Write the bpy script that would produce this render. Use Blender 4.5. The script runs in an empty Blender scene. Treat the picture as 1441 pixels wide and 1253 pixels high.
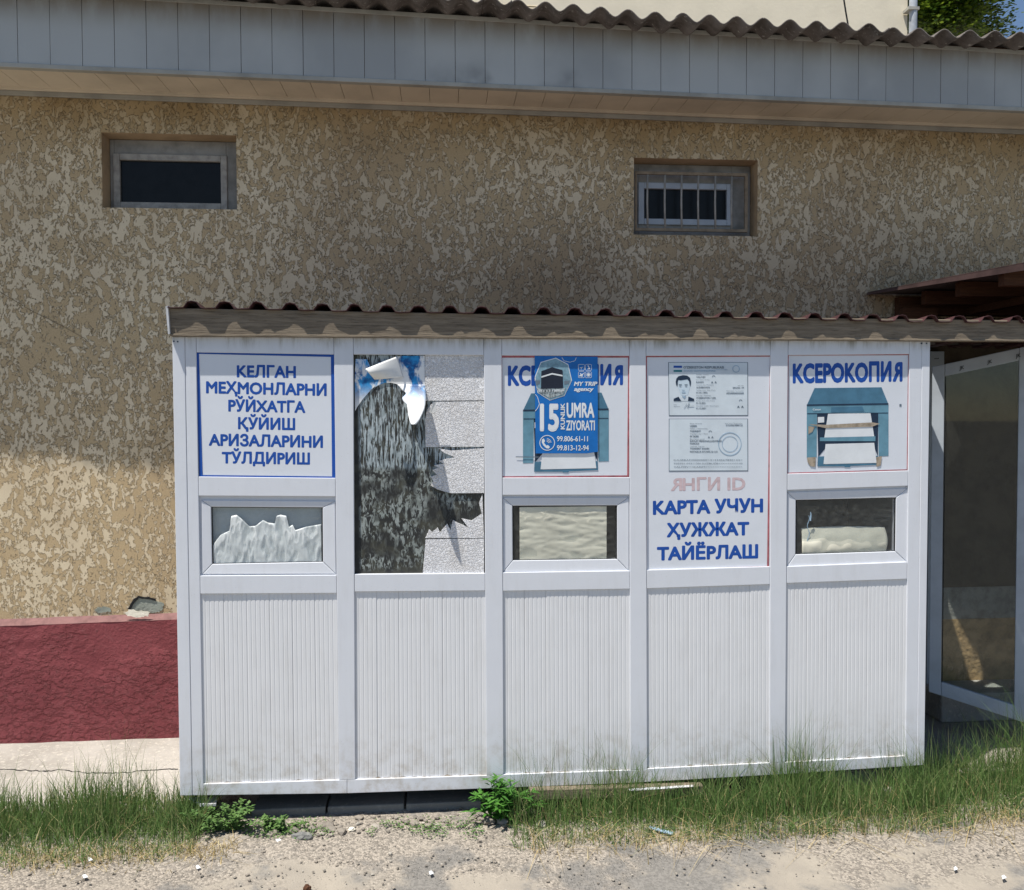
import bpy, bmesh, math, random
from mathutils import Vector, Matrix, noise
random.seed(7)
R = math.radians
scn = bpy.context.scene
COL = scn.collection

# ------------------------------------------------------------------ camera
CX, CY, CZ = 1.1426, -3.7788, 1.6331
YAW, PIT, ROL, FPX = R(4.766), R(-1.739), R(-0.2143), 1200.0
def _basis():
    c, s = math.cos(YAW), math.sin(YAW)
    fwd, rt, up = Vector((s, c, 0)), Vector((c, -s, 0)), Vector((0, 0, 1))
    f2 = fwd*math.cos(PIT) + up*math.sin(PIT)
    u2 = -fwd*math.sin(PIT) + up*math.cos(PIT)
    return rt*math.cos(ROL) + u2*math.sin(ROL), -rt*math.sin(ROL) + u2*math.cos(ROL), f2
CR, CU, CF = _basis()
CAM = Vector((CX, CY, CZ))
cd = bpy.data.cameras.new('camera'); cam = bpy.data.objects.new('camera', cd); COL.objects.link(cam)
m = Matrix((CR, CU, -CF)).transposed().to_4x4(); m.translation = CAM
cam.matrix_world = m
cd.sensor_width = 36; cd.lens = 36*FPX/1441; cd.clip_start = .05; cd.clip_end = 3000
scn.camera = cam

# ------------------------------------------------------------------ light
SUN_EL, SUN_AZ = R(68.8), R(56.5)            # height; swing to the left of the kiosk's front
SUN_DIR = Vector((-math.sin(SUN_AZ)*math.cos(SUN_EL), -math.cos(SUN_AZ)*math.cos(SUN_EL), math.sin(SUN_EL)))
sd = bpy.data.lights.new('sun', 'SUN'); sun = bpy.data.objects.new('sun', sd); COL.objects.link(sun)
sd.energy = 5.0; sd.angle = R(0.53); sd.color = (1.0, .95, .86)
sun.rotation_euler = (-SUN_DIR).to_track_quat('-Z', 'Y').to_euler(); sun.location = (-5, -8, 12)
w = bpy.data.worlds.new('World'); scn.world = w; w.use_nodes = True
nt = w.node_tree; bg = nt.nodes['Background']
sky = nt.nodes.new('ShaderNodeTexSky'); sky.sky_type = 'NISHITA'; sky.sun_disc = False
sky.sun_elevation = SUN_EL
sky.sun_rotation = math.atan2(SUN_DIR.x, SUN_DIR.y)
sky.air_density = 1.0; sky.dust_density = .2; sky.ozone_density = 2.5
nt.links.new(sky.outputs[0], bg.inputs[0]); bg.inputs[1].default_value = 0.08
scn.view_settings.view_transform = 'Standard'; scn.view_settings.look = 'None'
scn.view_settings.exposure = 0.48; scn.view_settings.gamma = 1.0
scn.view_settings.use_curve_mapping = False
scn.render.engine = 'CYCLES'

# ------------------------------------------------------------------ helpers
def ray(px, py): return CF + CR*((px-720.5)/FPX) + CU*((626.5-py)/FPX)
def U(px, py, y=0.0):                         # point of the plane y = const
    d = ray(px, py); return CAM + d*((y-CAM.y)/d.y)
def G(px, py, z):
    d = ray(px, py); return CAM + d*((z-CAM.z)/d.z)
def lin(c): return c/12.92 if c <= .04045 else ((c+.055)/1.055)**2.4
def rgb(r, g, b): return (lin(r/255), lin(g/255), lin(b/255), 1)

def ln(pts, x):
    for (xa, ya), (xb, yb) in zip(pts, pts[1:]):
        if x <= xb or (xb, yb) == pts[-1]: return ya+(yb-ya)*(x-xa)/(xb-xa)
class MB:
    def __init__(s): s.v = []; s.f = []
    def quad(s, a, b, c, d):
        n = len(s.v); s.v += [a, b, c, d]; s.f.append((n, n+1, n+2, n+3)); return s
    def poly(s, pts):
        n = len(s.v); s.v += list(pts); s.f.append(tuple(range(n, n+len(pts)))); return s
    def prism(s, pts, dv):                    # outline pushed back by dv
        dv = Vector(dv); n = len(s.v); k = len(pts)
        s.v += [Vector(p) for p in pts] + [Vector(p)+dv for p in pts]
        s.f.append(tuple(range(n, n+k))); s.f.append(tuple(range(n+2*k-1, n+k-1, -1)))
        for i in range(k):
            j = (i+1) % k; s.f.append((n+i, n+k+i, n+k+j, n+j))
        return s
    def box(s, x0, x1, y0, y1, z0, z1):
        return s.prism([(x0, y0, z0), (x1, y0, z0), (x1, y0, z1), (x0, y0, z1)], (0, y1-y0, 0))
    def tube(s, pts, r, n=6, r1=None):
        pts = [Vector(p) for p in pts]; r1 = r if r1 is None else r1; base = len(s.v); K = len(pts)
        for i, p in enumerate(pts):
            t = (pts[min(i+1, K-1)]-pts[max(i-1, 0)]).normalized()
            a = t.orthogonal().normalized() if abs(t.z) > .9 else t.cross(Vector((0, 0, 1))).normalized()
            b = t.cross(a); rr = r+(r1-r)*i/max(1, K-1)
            for k in range(n):
                an = 2*math.pi*k/n; s.v.append(p + (a*math.cos(an)+b*math.sin(an))*rr)
        for i in range(K-1):
            for k in range(n):
                k2 = (k+1) % n
                s.f.append((base+i*n+k, base+i*n+k2, base+(i+1)*n+k2, base+(i+1)*n+k))
        s.f.append(tuple(base+k for k in range(n))[::-1]); s.f.append(tuple(base+(K-1)*n+k for k in range(n)))
        return s
    def grid(s, fn, nu, nv):
        n = len(s.v)
        for i in range(nu+1):
            for j in range(nv+1): s.v.append(Vector(fn(i/nu, j/nv)))
        for i in range(nu):
            for j in range(nv):
                a = n+i*(nv+1)+j; s.f.append((a, a+nv+1, a+nv+2, a+1))
        return s

def wloc(o):
    v = Vector((0, 0, 0))
    while o: v = v + o.location; o = o.parent
    return v
def obj(name, mb, mat, parent=None, smooth=False, bevel=0, tri=False):
    me = bpy.data.meshes.new(name); off = wloc(parent)
    if isinstance(mb, MB):
        me.from_pydata([Vector(v)-off for v in mb.v], [], mb.f)
        if not tri:
            bm = bmesh.new(); bm.from_mesh(me); bmesh.ops.recalc_face_normals(bm, faces=bm.faces); bm.to_mesh(me); bm.free()
    else:
        me = mb; me.name = name; me.transform(Matrix.Translation(-off))
    me.materials.append(mat)
    if smooth:
        for p in me.polygons: p.use_smooth = True
    o = bpy.data.objects.new(name, me); COL.objects.link(o); o.parent = parent
    if bevel:
        b = o.modifiers.new('bevel', 'BEVEL'); b.width = bevel; b.segments = 2; b.limit_method = 'ANGLE'
    return o
def thing(name, label, cat, loc=(0, 0, 0), group=None):
    o = bpy.data.objects.new(name, None); COL.objects.link(o); o.location = loc
    o.empty_display_size = .1
    return tag(o, label, cat, group)
def tag(o, label=None, cat=None, group=None, kind=None):
    for k, v in (('label', label), ('category', cat), ('group', group), ('kind', kind)):
        if v: o[k] = v
    return o

# ------------------------------------------------------------------ materials
class NT:
    def __init__(s, name):
        s.m = bpy.data.materials.new(name); s.m.use_nodes = True; s.t = s.m.node_tree; s.b = s.t.nodes['Principled BSDF']
        s.pos = s.t.nodes.new('ShaderNodeNewGeometry').outputs['Position']
    def n(s, typ, **kw):
        x = s.t.nodes.new(typ)
        for k, v in kw.items(): setattr(x, k, v)
        return x
    def l(s, a, b): s.t.links.new(a, b)
    def map(s, scale=(1, 1, 1), rot=(0, 0, 0), src=None):
        x = s.n('ShaderNodeMapping'); x.inputs['Scale'].default_value = scale; x.inputs['Rotation'].default_value = rot
        s.l(src or s.pos, x.inputs['Vector']); return x.outputs[0]
    def noise(s, scale, detail=3, rough=.5, dist=0, vec=None):
        x = s.n('ShaderNodeTexNoise'); x.inputs['Scale'].default_value = scale; x.inputs['Detail'].default_value = detail
        x.inputs['Roughness'].default_value = rough; x.inputs['Distortion'].default_value = dist
        s.l(vec or s.pos, x.inputs['Vector']); return x.outputs['Fac']
    def voro(s, scale, feature='F1', vec=None, out='Distance'):
        x = s.n('ShaderNodeTexVoronoi', feature=feature); x.inputs['Scale'].default_value = scale
        s.l(vec or s.pos, x.inputs['Vector']); return x.outputs[out]
    def ramp(s, src, a, b, va=0., vb=1.):
        x = s.n('ShaderNodeMapRange', interpolation_type='SMOOTHSTEP'); x.inputs[1].default_value = a; x.inputs[2].default_value = b
        x.inputs[3].default_value = va; x.inputs[4].default_value = vb; s.l(src, x.inputs[0]); return x.outputs[0]
    def math(s, op, a, b=None, clamp=False):
        x = s.n('ShaderNodeMath', operation=op, use_clamp=clamp)
        for i, q in enumerate((a, b)):
            if q is None: continue
            if isinstance(q, (int, float)): x.inputs[i].default_value = q
            else: s.l(q, x.inputs[i])
        return x.outputs[0]
    def mix(s, fac, a, b, mode='MIX'):
        x = s.n('ShaderNodeMix', data_type='RGBA', blend_type=mode)
        for i, q in ((0, fac), (6, a), (7, b)):
            if isinstance(q, (int, float, tuple)): x.inputs[i].default_value = q
            else: s.l(q, x.inputs[i])
        return x.outputs[2]
    def sep(s, src=None):
        x = s.n('ShaderNodeSeparateXYZ'); s.l(src or s.pos, x.inputs[0]); return x.outputs
    def bump(s, h, dist, strength=1., prev=None):
        x = s.n('ShaderNodeBump'); x.inputs['Distance'].default_value = dist; x.inputs['Strength'].default_value = strength
        s.l(h, x.inputs['Height'])
        if prev: s.l(prev, x.inputs['Normal'])
        return x.outputs[0]
    def done(s, col=None, rough=.8, normal=None, spec=.3, metal=0):
        if col is not None:
            if isinstance(col, tuple): s.b.inputs['Base Color'].default_value = col
            else: s.l(col, s.b.inputs['Base Color'])
        if isinstance(rough, (int, float)): s.b.inputs['Roughness'].default_value = rough
        else: s.l(rough, s.b.inputs['Roughness'])
        s.b.inputs['Specular IOR Level'].default_value = spec; s.b.inputs['Metallic'].default_value = metal
        if normal: s.l(normal, s.b.inputs['Normal'])
        return s.m
def simple(name, c, rough=.6, var=.12, scale=9, bump=0, bscale=60, spec=.3):
    t = NT(name); n = t.noise(scale, 5, .6)
    d = tuple(x*(1-var*2) for x in c[:3])+(1,)
    col = t.mix(t.ramp(n, .35, .75), c, d)
    nb = t.bump(t.noise(bscale, 4, .6), bump) if bump else None
    return t.done(col, rough, nb, spec)

def m_stucco():
    t = NT('bark_stucco'); v = t.map((1, 1, .62))
    warp = t.n('ShaderNodeTexNoise'); warp.inputs['Scale'].default_value = 12; warp.inputs['Detail'].default_value = 3; t.l(v, warp.inputs['Vector'])
    add = t.n('ShaderNodeVectorMath', operation='MULTIPLY_ADD'); t.l(warp.outputs['Color'], add.inputs[0]); add.inputs[1].default_value = (.075, .075, .075); t.l(v, add.inputs[2])
    n = t.noise(24, 8, .68, .4, add.outputs[0])
    big = t.noise(1.7, 2, .5)
    n2 = t.math('ADD', n, t.ramp(big, .3, .7, -.03, .03)); n2 = t.math('ADD', n2, t.ramp(t.noise(58, 5, .62, .3, t.map((1, 1, .75))), .25, .75, -.085, .085))
    mask = t.ramp(n2, .485, .525)
    edge = t.math('SUBTRACT', t.ramp(n2, .477, .496), t.ramp(n2, .498, .508), True)
    fine = t.noise(160, 3, .7)
    lo = t.mix(t.ramp(fine, .3, .7), rgb(176, 153, 119), rgb(196, 175, 141))
    hi = t.mix(t.ramp(t.noise(5, 3), .3, .7), rgb(220, 204, 176), rgb(208, 191, 162))
    c = t.mix(mask, lo, hi); c = t.mix(t.math('MULTIPLY', edge, .32), c, rgb(104, 84, 58))
    st = t.noise(1.0, 5, .6, 0, t.map((1, 1, .45)))
    c = t.mix(t.ramp(st, .42, .75, 0, .38), c, rgb(148, 126, 102))
    z = t.sep()[2]
    # rusty damp band under the eave and grey grime in the splash zone above the kiosk roof
    c = t.mix(t.math('MULTIPLY', t.ramp(z, 3.0, 3.35), t.ramp(t.noise(2.2, 4, .6), .35, .65, .25, .8)), c, rgb(150, 126, 90))
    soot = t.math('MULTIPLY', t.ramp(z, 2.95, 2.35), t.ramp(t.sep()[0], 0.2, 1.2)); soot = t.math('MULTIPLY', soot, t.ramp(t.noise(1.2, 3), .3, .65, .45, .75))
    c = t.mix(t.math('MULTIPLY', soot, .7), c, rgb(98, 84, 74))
    b = t.bump(t.ramp(n2, .485, .52), .008); b = t.bump(fine, .002, .8, b)
    return t.done(c, .93, b, .15)
def m_plinth():
    t = NT('maroon_render'); z = t.sep()[2]
    ns = t.noise(21, 7, .6, .12, t.map((1, 1, 1.5), (0, R(-30), 0)))
    rough = t.ramp(t.math('SUBTRACT', z, t.ramp(t.noise(3.5, 3), .3, .7, 0, .28)), .30, .14)
    relief = t.math('MULTIPLY', t.ramp(ns, .42, .58), rough)
    c = t.mix(t.ramp(t.noise(4, 4), .3, .7), rgb(136, 72, 76), rgb(122, 62, 66))
    c = t.mix(t.ramp(t.noise(30, 4), .55, .8, 0, .3), c, rgb(146, 98, 98))
    b = t.bump(t.noise(60, 4, .6), .004, 1, t.bump(relief, .008)); b = t.bump(t.noise(90, 3), .0015, 1, b)
    return t.done(c, .8, b, .2)
def m_concrete(name, c1, c2, c3, bs=.004):
    t = NT(name); c = t.mix(t.ramp(t.noise(2.5, 5, .65), .35, .65), c1, c2)
    c = t.mix(t.ramp(t.noise(40, 4, .7), .5, .72), c, c3)
    b = t.bump(t.noise(18, 6, .7), bs); b = t.bump(t.noise(220, 3, .7), .0015, 1, b)
    return t.done(c, .92, b, .15)
def m_ground():
    t = NT('dusty_asphalt'); v = t.map((1, 1.25, 1))
    a = t.noise(1.5, 6, .62, .4, v)
    xyz = t.sep()
    near = t.ramp(xyz[1], -.80, -.25)                       # rubble collects toward the kiosk
    m = t.ramp(t.math('ADD', a, t.math('MULTIPLY', near, .18)), .53, .62)
    sand = t.mix(t.ramp(t.noise(6, 5, .6), .3, .7), rgb(156, 148, 136), rgb(143, 136, 126))
    peb = t.voro(110); pc = t.voro(110, out='Color')
    sepc = t.n('ShaderNodeSeparateColor'); t.l(pc, sepc.inputs[0])
    grav = t.mix(t.ramp(sepc.outputs[0], .1, .9), rgb(126, 120, 112), rgb(172, 163, 151))
    grav = t.mix(t.ramp(peb, .4, .7, 0, .35), grav, rgb(100, 92, 85))
    old = t.mix(t.ramp(t.noise(70, 3, .8), .4, .6), rgb(126, 123, 119), rgb(106, 104, 101))
    c = t.mix(m, sand, grav); c = t.mix(t.ramp(t.noise(2.2, 5, .6, 0, t.map((1, 1, 1), (0, 0, 1))),    .52, .61, 0, .9), c, old)
    c = t.mix(t.ramp(t.noise(300, 2, .6), .6, .8, 0, .5), c, rgb(110, 100, 90))
    h = t.math('MULTIPLY', t.ramp(peb, .6, .1), t.ramp(m, 0, 1, .15, 1))
    b = t.bump(h, .003); b = t.bump(t.noise(140, 5, .7), .002, 1, b)
    c = t.mix(t.ramp(xyz[1], -1.6, -3.2), c, rgb(112, 110, 106))
    return t.done(c, .95, b, .1)
def m_wood(name, c1, c2, c3, axis='x'):
    t = NT(name); sc = (1.5, 20, 26) if axis == 'x' else (26, 1.5, 26)
    n = t.noise(3, 6, .65, .3, t.map(sc)); g = t.noise(9, 4, .7, 0, t.map(sc))
    c = t.mix(t.ramp(n, .3, .7), c1, c2); c = t.mix(t.ramp(g, .5, .75), c, c3)
    return t.done(c, .85, t.bump(g, .0025), .2)
def m_pvc(name, base, dirt, amt=.25, streak=True):
    t = NT(name); n = t.noise(3, 5, .65, 0, t.map((6, 1, 1) if streak else (1, 1, 1)))
    c = t.mix(t.ramp(n, .45, .8, 0, amt), base, dirt)
    sp = t.voro(55); c = t.mix(t.ramp(sp, .09, .03, 0, .35), c, rgb(110, 100, 90))
    z = t.sep()[2]
    low = t.math('MULTIPLY', t.ramp(z, .35, -.02), t.ramp(t.noise(14, 5, .7), .4, .75, 0, .6))
    c = t.mix(low, c, rgb(158, 146, 126))
    drip = t.math('MULTIPLY', t.ramp(z, 1.925, 1.985), t.ramp(t.noise(2, 5, .7, 0, t.map((9, 1, 1.2))), .42, .7, .12, .85))
    c = t.mix(drip, c, rgb(136, 132, 120))
    return t.done(c, t.ramp(n, .3, .8, .32, .5), t.bump(t.noise(6, 2), .0012), .4)
def m_fascia():
    t = NT('grey_pvc_siding'); x, y, z = t.sep()
    c = t.mix(t.ramp(t.noise(2, 4), .35, .7), rgb(176, 178, 177), rgb(158, 160, 160))
    zt = t.math('ADD', z, t.math('MULTIPLY', x, .02))
    top = t.math('MULTIPLY', t.ramp(zt, 3.56, 3.76), t.ramp(t.noise(3, 4, .6, 0, t.map((3, 1, 1))), .25, .6, .4, .9))
    c = t.mix(t.math('MULTIPLY', top, .95), c, rgb(118, 104, 86))
    soot = t.math('MULTIPLY', t.ramp(zt, 3.56, 3.42), t.ramp(t.noise(2.3, 4), .5, .66, 0, .6))
    soot = t.math('MULTIPLY', soot, t.math('MULTIPLY', t.ramp(x, .9, 1.4), t.ramp(x, 2.9, 2.4)))
    c = t.mix(soot, c, rgb(88, 90, 92))
    return t.done(c, .45, t.bump(t.noise(4, 2), .002), .35)
def m_slate():
    t = NT('asbestos_slate'); n = t.noise(6, 6, .7)
    c = t.mix(t.ramp(n, .3, .7), rgb(124, 117, 112), rgb(84, 78, 74)); c = t.mix(t.ramp(t.noise(45, 3), .6, .75, 0, .6), c, rgb(188, 184, 176))
    return t.done(c, .93, t.bump(t.noise(90, 4), .002), .15)
def m_glass(name, tint=(.975, .985, .985), rough=.02, dirt=1.0):
    m_ = bpy.data.materials.new(name); m_.use_nodes = True; t = m_.node_tree; t.nodes.clear()
    o = t.nodes.new('ShaderNodeOutputMaterial'); mx = t.nodes.new('ShaderNodeMixShader'); tr = t.nodes.new('ShaderNodeBsdfTransparent')
    gl = t.nodes.new('ShaderNodeBsdfGlossy'); ge = t.nodes.new('ShaderNodeNewGeometry'); dt = t.nodes.new('ShaderNodeVectorMath'); dt.operation = 'DOT_PRODUCT'
    t.links.new(ge.outputs['Incoming'], dt.inputs[0]); t.links.new(ge.outputs['Normal'], dt.inputs[1])
    def mth(op, a_, b_=None):
        x_ = t.nodes.new('ShaderNodeMath'); x_.operation = op
        for i_, q_ in enumerate((a_, b_)):
            if q_ is None: continue
            if isinstance(q_, (int, float)): x_.inputs[i_].default_value = q_
            else: t.links.new(q_, x_.inputs[i_])
        return x_
    fr = mth('ADD', mth('MULTIPLY', mth('POWER', mth('SUBTRACT', 1.0, mth('ABSOLUTE', dt.outputs['Value']).outputs[0]).outputs[0], 5.0).outputs[0], .9).outputs[0], .035)
    dn = t.nodes.new('ShaderNodeBsdfDiffuse'); dn.inputs[0].default_value = (.55, .55, .5, 1); mx2 = t.nodes.new('ShaderNodeMixShader')
    no = t.nodes.new('ShaderNodeTexNoise'); no.inputs['Scale'].default_value = 14; no.inputs['Detail'].default_value = 5
    mr = t.nodes.new('ShaderNodeMapRange'); mr.inputs[1].default_value = .4; mr.inputs[2].default_value = .8; mr.inputs[3].default_value = .01; mr.inputs[4].default_value = .09*dirt
    t.links.new(no.outputs['Fac'], mr.inputs[0]); t.links.new(mr.outputs[0], mx2.inputs[0])
    tr.inputs[0].default_value = tint+(1,); gl.inputs['Roughness'].default_value = rough
    t.links.new(fr.outputs[0], mx.inputs[0]); t.links.new(tr.outputs[0], mx.inputs[1]); t.links.new(gl.outputs[0], mx.inputs[2])
    t.links.new(mx.outputs[0], mx2.inputs[1]); t.links.new(dn.outputs[0], mx2.inputs[2]); t.links.new(mx2.outputs[0], o.inputs[0])
    return m_
def m_leaf(name, cols, rough=.55):
    t = NT(name); g = t.t.nodes.new('ShaderNodeNewGeometry'); cr = t.n('ShaderNodeValToRGB'); t.l(g.outputs['Random Per Island'], cr.inputs[0])
    el = cr.color_ramp.elements; el[0].position = 0; el[0].color = cols[0]; el[1].position = 1; el[1].color = cols[-1]
    for i, c in enumerate(cols[1:-1]): e = el.new((i+1)/(len(cols)-1)); e.color = c
    t.done(cr.outputs[0], rough, None, .25)
    tl = t.n('ShaderNodeBsdfTranslucent'); t.l(cr.outputs[0], tl.inputs[0]); mx = t.n('ShaderNodeMixShader'); mx.inputs[0].default_value = .3
    out = t.t.nodes['Material Output']; t.l(t.b.outputs[0], mx.inputs[1]); t.l(tl.outputs[0], mx.inputs[2]); t.l(mx.outputs[0], out.inputs[0])
    return t.m
def m_residue():                                            # dark panel with strips of glue and paper left on it
    t = NT('poster_residue'); x, y, z = t.sep()
    split = t.ramp(z, 1.43, 1.40)
    v1 = t.noise(1, 6, .62, .8, t.map((125, 125, 15))); v2 = t.noise(1, 6, .62, .8, t.map((75, 75, 30), (0, R(28), 0)))
    mk1 = t.ramp(v1, .45, .53); big = t.noise(7, 3, .6)
    mk2 = t.math('MULTIPLY', t.ramp(v2, .46, .56), t.ramp(big, .40, .56, .12, 1))
    mk = t.math('ADD', t.math('MULTIPLY', mk1, t.math('SUBTRACT', 1, split)), t.math('MULTIPLY', mk2, split), True)
    inb = t.math('MULTIPLY', t.ramp(x, .775, .79), t.ramp(z, .955, .985)); mk = t.math('MULTIPLY', mk, inb)
    light = t.mix(t.ramp(t.noise(30, 3), .3, .7), rgb(176, 187, 192), rgb(140, 152, 156))
    light = t.mix(split, light, t.mix(.45, light, rgb(112, 112, 92)))
    dark = t.mix(t.ramp(t.noise(24, 4), .4, .7), rgb(42, 43, 43), rgb(66, 66, 58))
    return t.done(t.mix(mk, dark, light), .65, t.bump(mk, .0008), .35)
def m_foam():
    t = NT('white_foam_tile'); n = t.noise(95, 3, .55, 1.5)
    c = t.mix(t.ramp(t.noise(6, 4), .45, .8, 0, .6), rgb(230, 230, 233), rgb(204, 196, 186))
    return t.done(c, .8, t.bump(t.ramp(n, .4, .6), .0032), .2)
def m_poster(name='torn_print'):                            # white sheet with worn blue ink
    t = NT(name); n = t.noise(13, 5, .6, .4, t.map((1.4, 1, .8))); z = t.sep()[2]
    ink = t.math('MULTIPLY', t.ramp(n, .42, .54), t.ramp(z, 1.68, 1.80))
    c = t.mix(ink, rgb(228, 230, 232), t.mix(t.ramp(t.noise(28, 3), .4, .6), rgb(40, 140, 205), rgb(20, 80, 140)))
    return t.done(c, .55, None, .3)

M = {}
M['stucco'] = m_stucco(); M['plinth'] = m_plinth(); M['ground'] = m_ground()
M['ledge'] = simple('pink_ledge', rgb(132, 98, 96), .85, .15, 20, .003)
M['apron'] = m_concrete('pale_concrete', rgb(170, 165, 159), rgb(150, 145, 138), rgb(192, 186, 176), .012)
M['floor'] = m_concrete('shaded_concrete', rgb(150, 144, 134), rgb(134, 128, 120), rgb(160, 154, 144))
M['block'] = m_concrete('grey_block', rgb(128, 128, 124), rgb(112, 112, 110), rgb(140, 140, 134))
M['pvc'] = m_pvc('white_pvc_frame', rgb(211, 214, 221), rgb(182, 182, 182))
M['rib'] = m_pvc('ribbed_pvc', rgb(217, 218, 221), rgb(192, 190, 188), .35)
M['shadepvc'] = simple('shaded_white_pvc', rgb(176, 184, 194), .45, .08)  # white pvc with its shade put into a greyer base colour
M['fascia'] = m_fascia(); M['soffit'] = simple('beige_soffit', rgb(216, 203, 182), .6, .12, 2.5)
M['trim'] = simple('grey_trim', rgb(170, 168, 160), .6, .15, 5)
M['slate'] = m_slate()
M['beam'] = m_wood('weathered_beam', rgb(138, 126, 110), rgb(108, 98, 86), rgb(78, 70, 60))
M['darkwood'] = m_wood('brown_wood', rgb(92, 62, 44), rgb(70, 46, 34), rgb(52, 36, 28))
M['maroon'] = simple('maroon_sheet_metal', rgb(78, 52, 54), .45, .2, 8)
M['oldmaroon'] = simple('dull_maroon_metal', rgb(84, 66, 64), .6, .25, 8)
M['shadeplaster'] = simple('shade_dark_plaster', rgb(84, 74, 62), .95, .3, 7, .006, 30)  # plaster darkened to paint in the shade behind the door
M['ochreplaster'] = simple('ochre_rough_plaster', rgb(176, 146, 106), .95, .25, 16, .008, 30)
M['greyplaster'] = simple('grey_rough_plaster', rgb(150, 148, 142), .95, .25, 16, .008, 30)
M['greysheet'] = simple('sheet_underside', rgb(96, 90, 88), .6, .2, 8)
M['board'] = m_pvc('sign_white', rgb(214, 218, 226), rgb(190, 194, 196), .3, False)
M['blue'] = simple('print_blue', rgb(28, 80, 166), .5, .08, 14)
M['navy'] = simple('print_navy', rgb(28, 34, 104), .5, .05)
M['red'] = simple('faded_red_edge', rgb(176, 100, 108), .55, .25, 30)
M['fadedred'] = simple('faded_red_ink', rgb(206, 184, 188), .6, .12, 40)
M['pblue'] = simple('printer_blue', rgb(104, 148, 168), .5, .12, 18)
M['pblue2'] = simple('printer_mid_blue', rgb(76, 120, 146), .5, .12, 18)
M['pdark'] = simple('printer_dark', rgb(34, 52, 74), .5, .1)
M['pwhite'] = simple('print_white', rgb(222, 226, 230), .5, .06)
M['tape'] = simple('brown_tape', rgb(172, 158, 140), .5, .25, 40)
M['postblue'] = simple('poster_blue', rgb(24, 108, 186), .45, .1, 12)
M['sheetwhite'] = simple('id_card_print', rgb(206, 216, 224), .5, .06)
M['inkgrey'] = simple('ink_grey', rgb(106, 120, 134), .6, .1)
M['inklight'] = simple('ink_light_blue', rgb(156, 182, 204), .6, .1)
M['teal'] = simple('print_teal', rgb(30, 120, 130), .5, .05)
M['skin'] = simple('print_face', rgb(196, 212, 224), .5, .05)
M['black'] = simple('matt_black', rgb(26, 27, 30), .6, .1)
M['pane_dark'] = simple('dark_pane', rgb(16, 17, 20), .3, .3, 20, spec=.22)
M['cement_dirty'] = simple('dirty_white_frame', rgb(150, 148, 144), .6, .22, 9, .001)
M['reveal'] = simple('smooth_ochre_plaster', rgb(186, 160, 128), .9, .15, 6, .002)
M['grille'] = simple('grille_paint', rgb(170, 166, 160), .6, .2, 20)
M['rustgrille'] = simple('beige_painted_steel', rgb(146, 130, 110), .7, .2, 20)
M['residue'] = m_residue(); M['foam'] = m_foam(); M['torn'] = m_poster()
M['tornwhite'] = simple('paper_back', rgb(226, 226, 224), .7, .05)
M['paper'] = simple('crumpled_paper', rgb(224, 228, 228), .7, .05, 10)
M['cream_paper'] = simple('cream_paper', rgb(222, 218, 200), .7, .08, 10)
M['glass'] = m_glass('window_glass'); M['glass_clean'] = m_glass('door_glass', (.86, .9, .9), .02, .25)
M['dark_in'] = simple('interior_dark', rgb(146, 152, 158), .8, .1)
M['creamwall'] = simple('cream_painted_wall', rgb(232, 222, 200), .9, .06, 1.5, .002, 20)
M['pipe'] = simple('grey_downpipe', rgb(170, 176, 184), .5, .15)
M['rawcement'] = m_concrete('exposed_cement', rgb(150, 156, 146), rgb(132, 136, 128), rgb(166, 170, 160), .008)
M['lime'] = simple('white_lime', rgb(232, 226, 210), .9, .1, 40, .003)
M['stone'] = m_leaf('pebble_mix', [rgb(130, 124, 116), rgb(162, 153, 142), rgb(146, 139, 129), rgb(196, 189, 178)], .95)
M['straw'] = m_leaf('dry_straw', [rgb(196, 176, 128), rgb(160, 140, 98), rgb(206, 192, 150)], .8)
M['grass'] = m_leaf('grass_blades', [rgb(62, 92, 44), rgb(92, 122, 64), rgb(116, 138, 80), rgb(72, 104, 50), rgb(150, 152, 106)], .6)
M['weed'] = m_leaf('weed_leaves', [rgb(62, 110, 40), rgb(84, 136, 52), rgb(52, 96, 36)], .5)
M['weed2'] = m_leaf('round_leaves', [rgb(86, 120, 62), rgb(110, 140, 80), rgb(66, 98, 48)], .5)
M['crown'] = m_leaf('tree_leaves', [rgb(50, 78, 28), rgb(84, 112, 36), rgb(122, 142, 44), rgb(40, 66, 26)], .5)
M['bark'] = simple('tree_bark', rgb(96, 78, 62), .9, .2, 12, .01)
M['stem'] = simple('green_stem', rgb(90, 110, 60), .7, .15)

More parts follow.
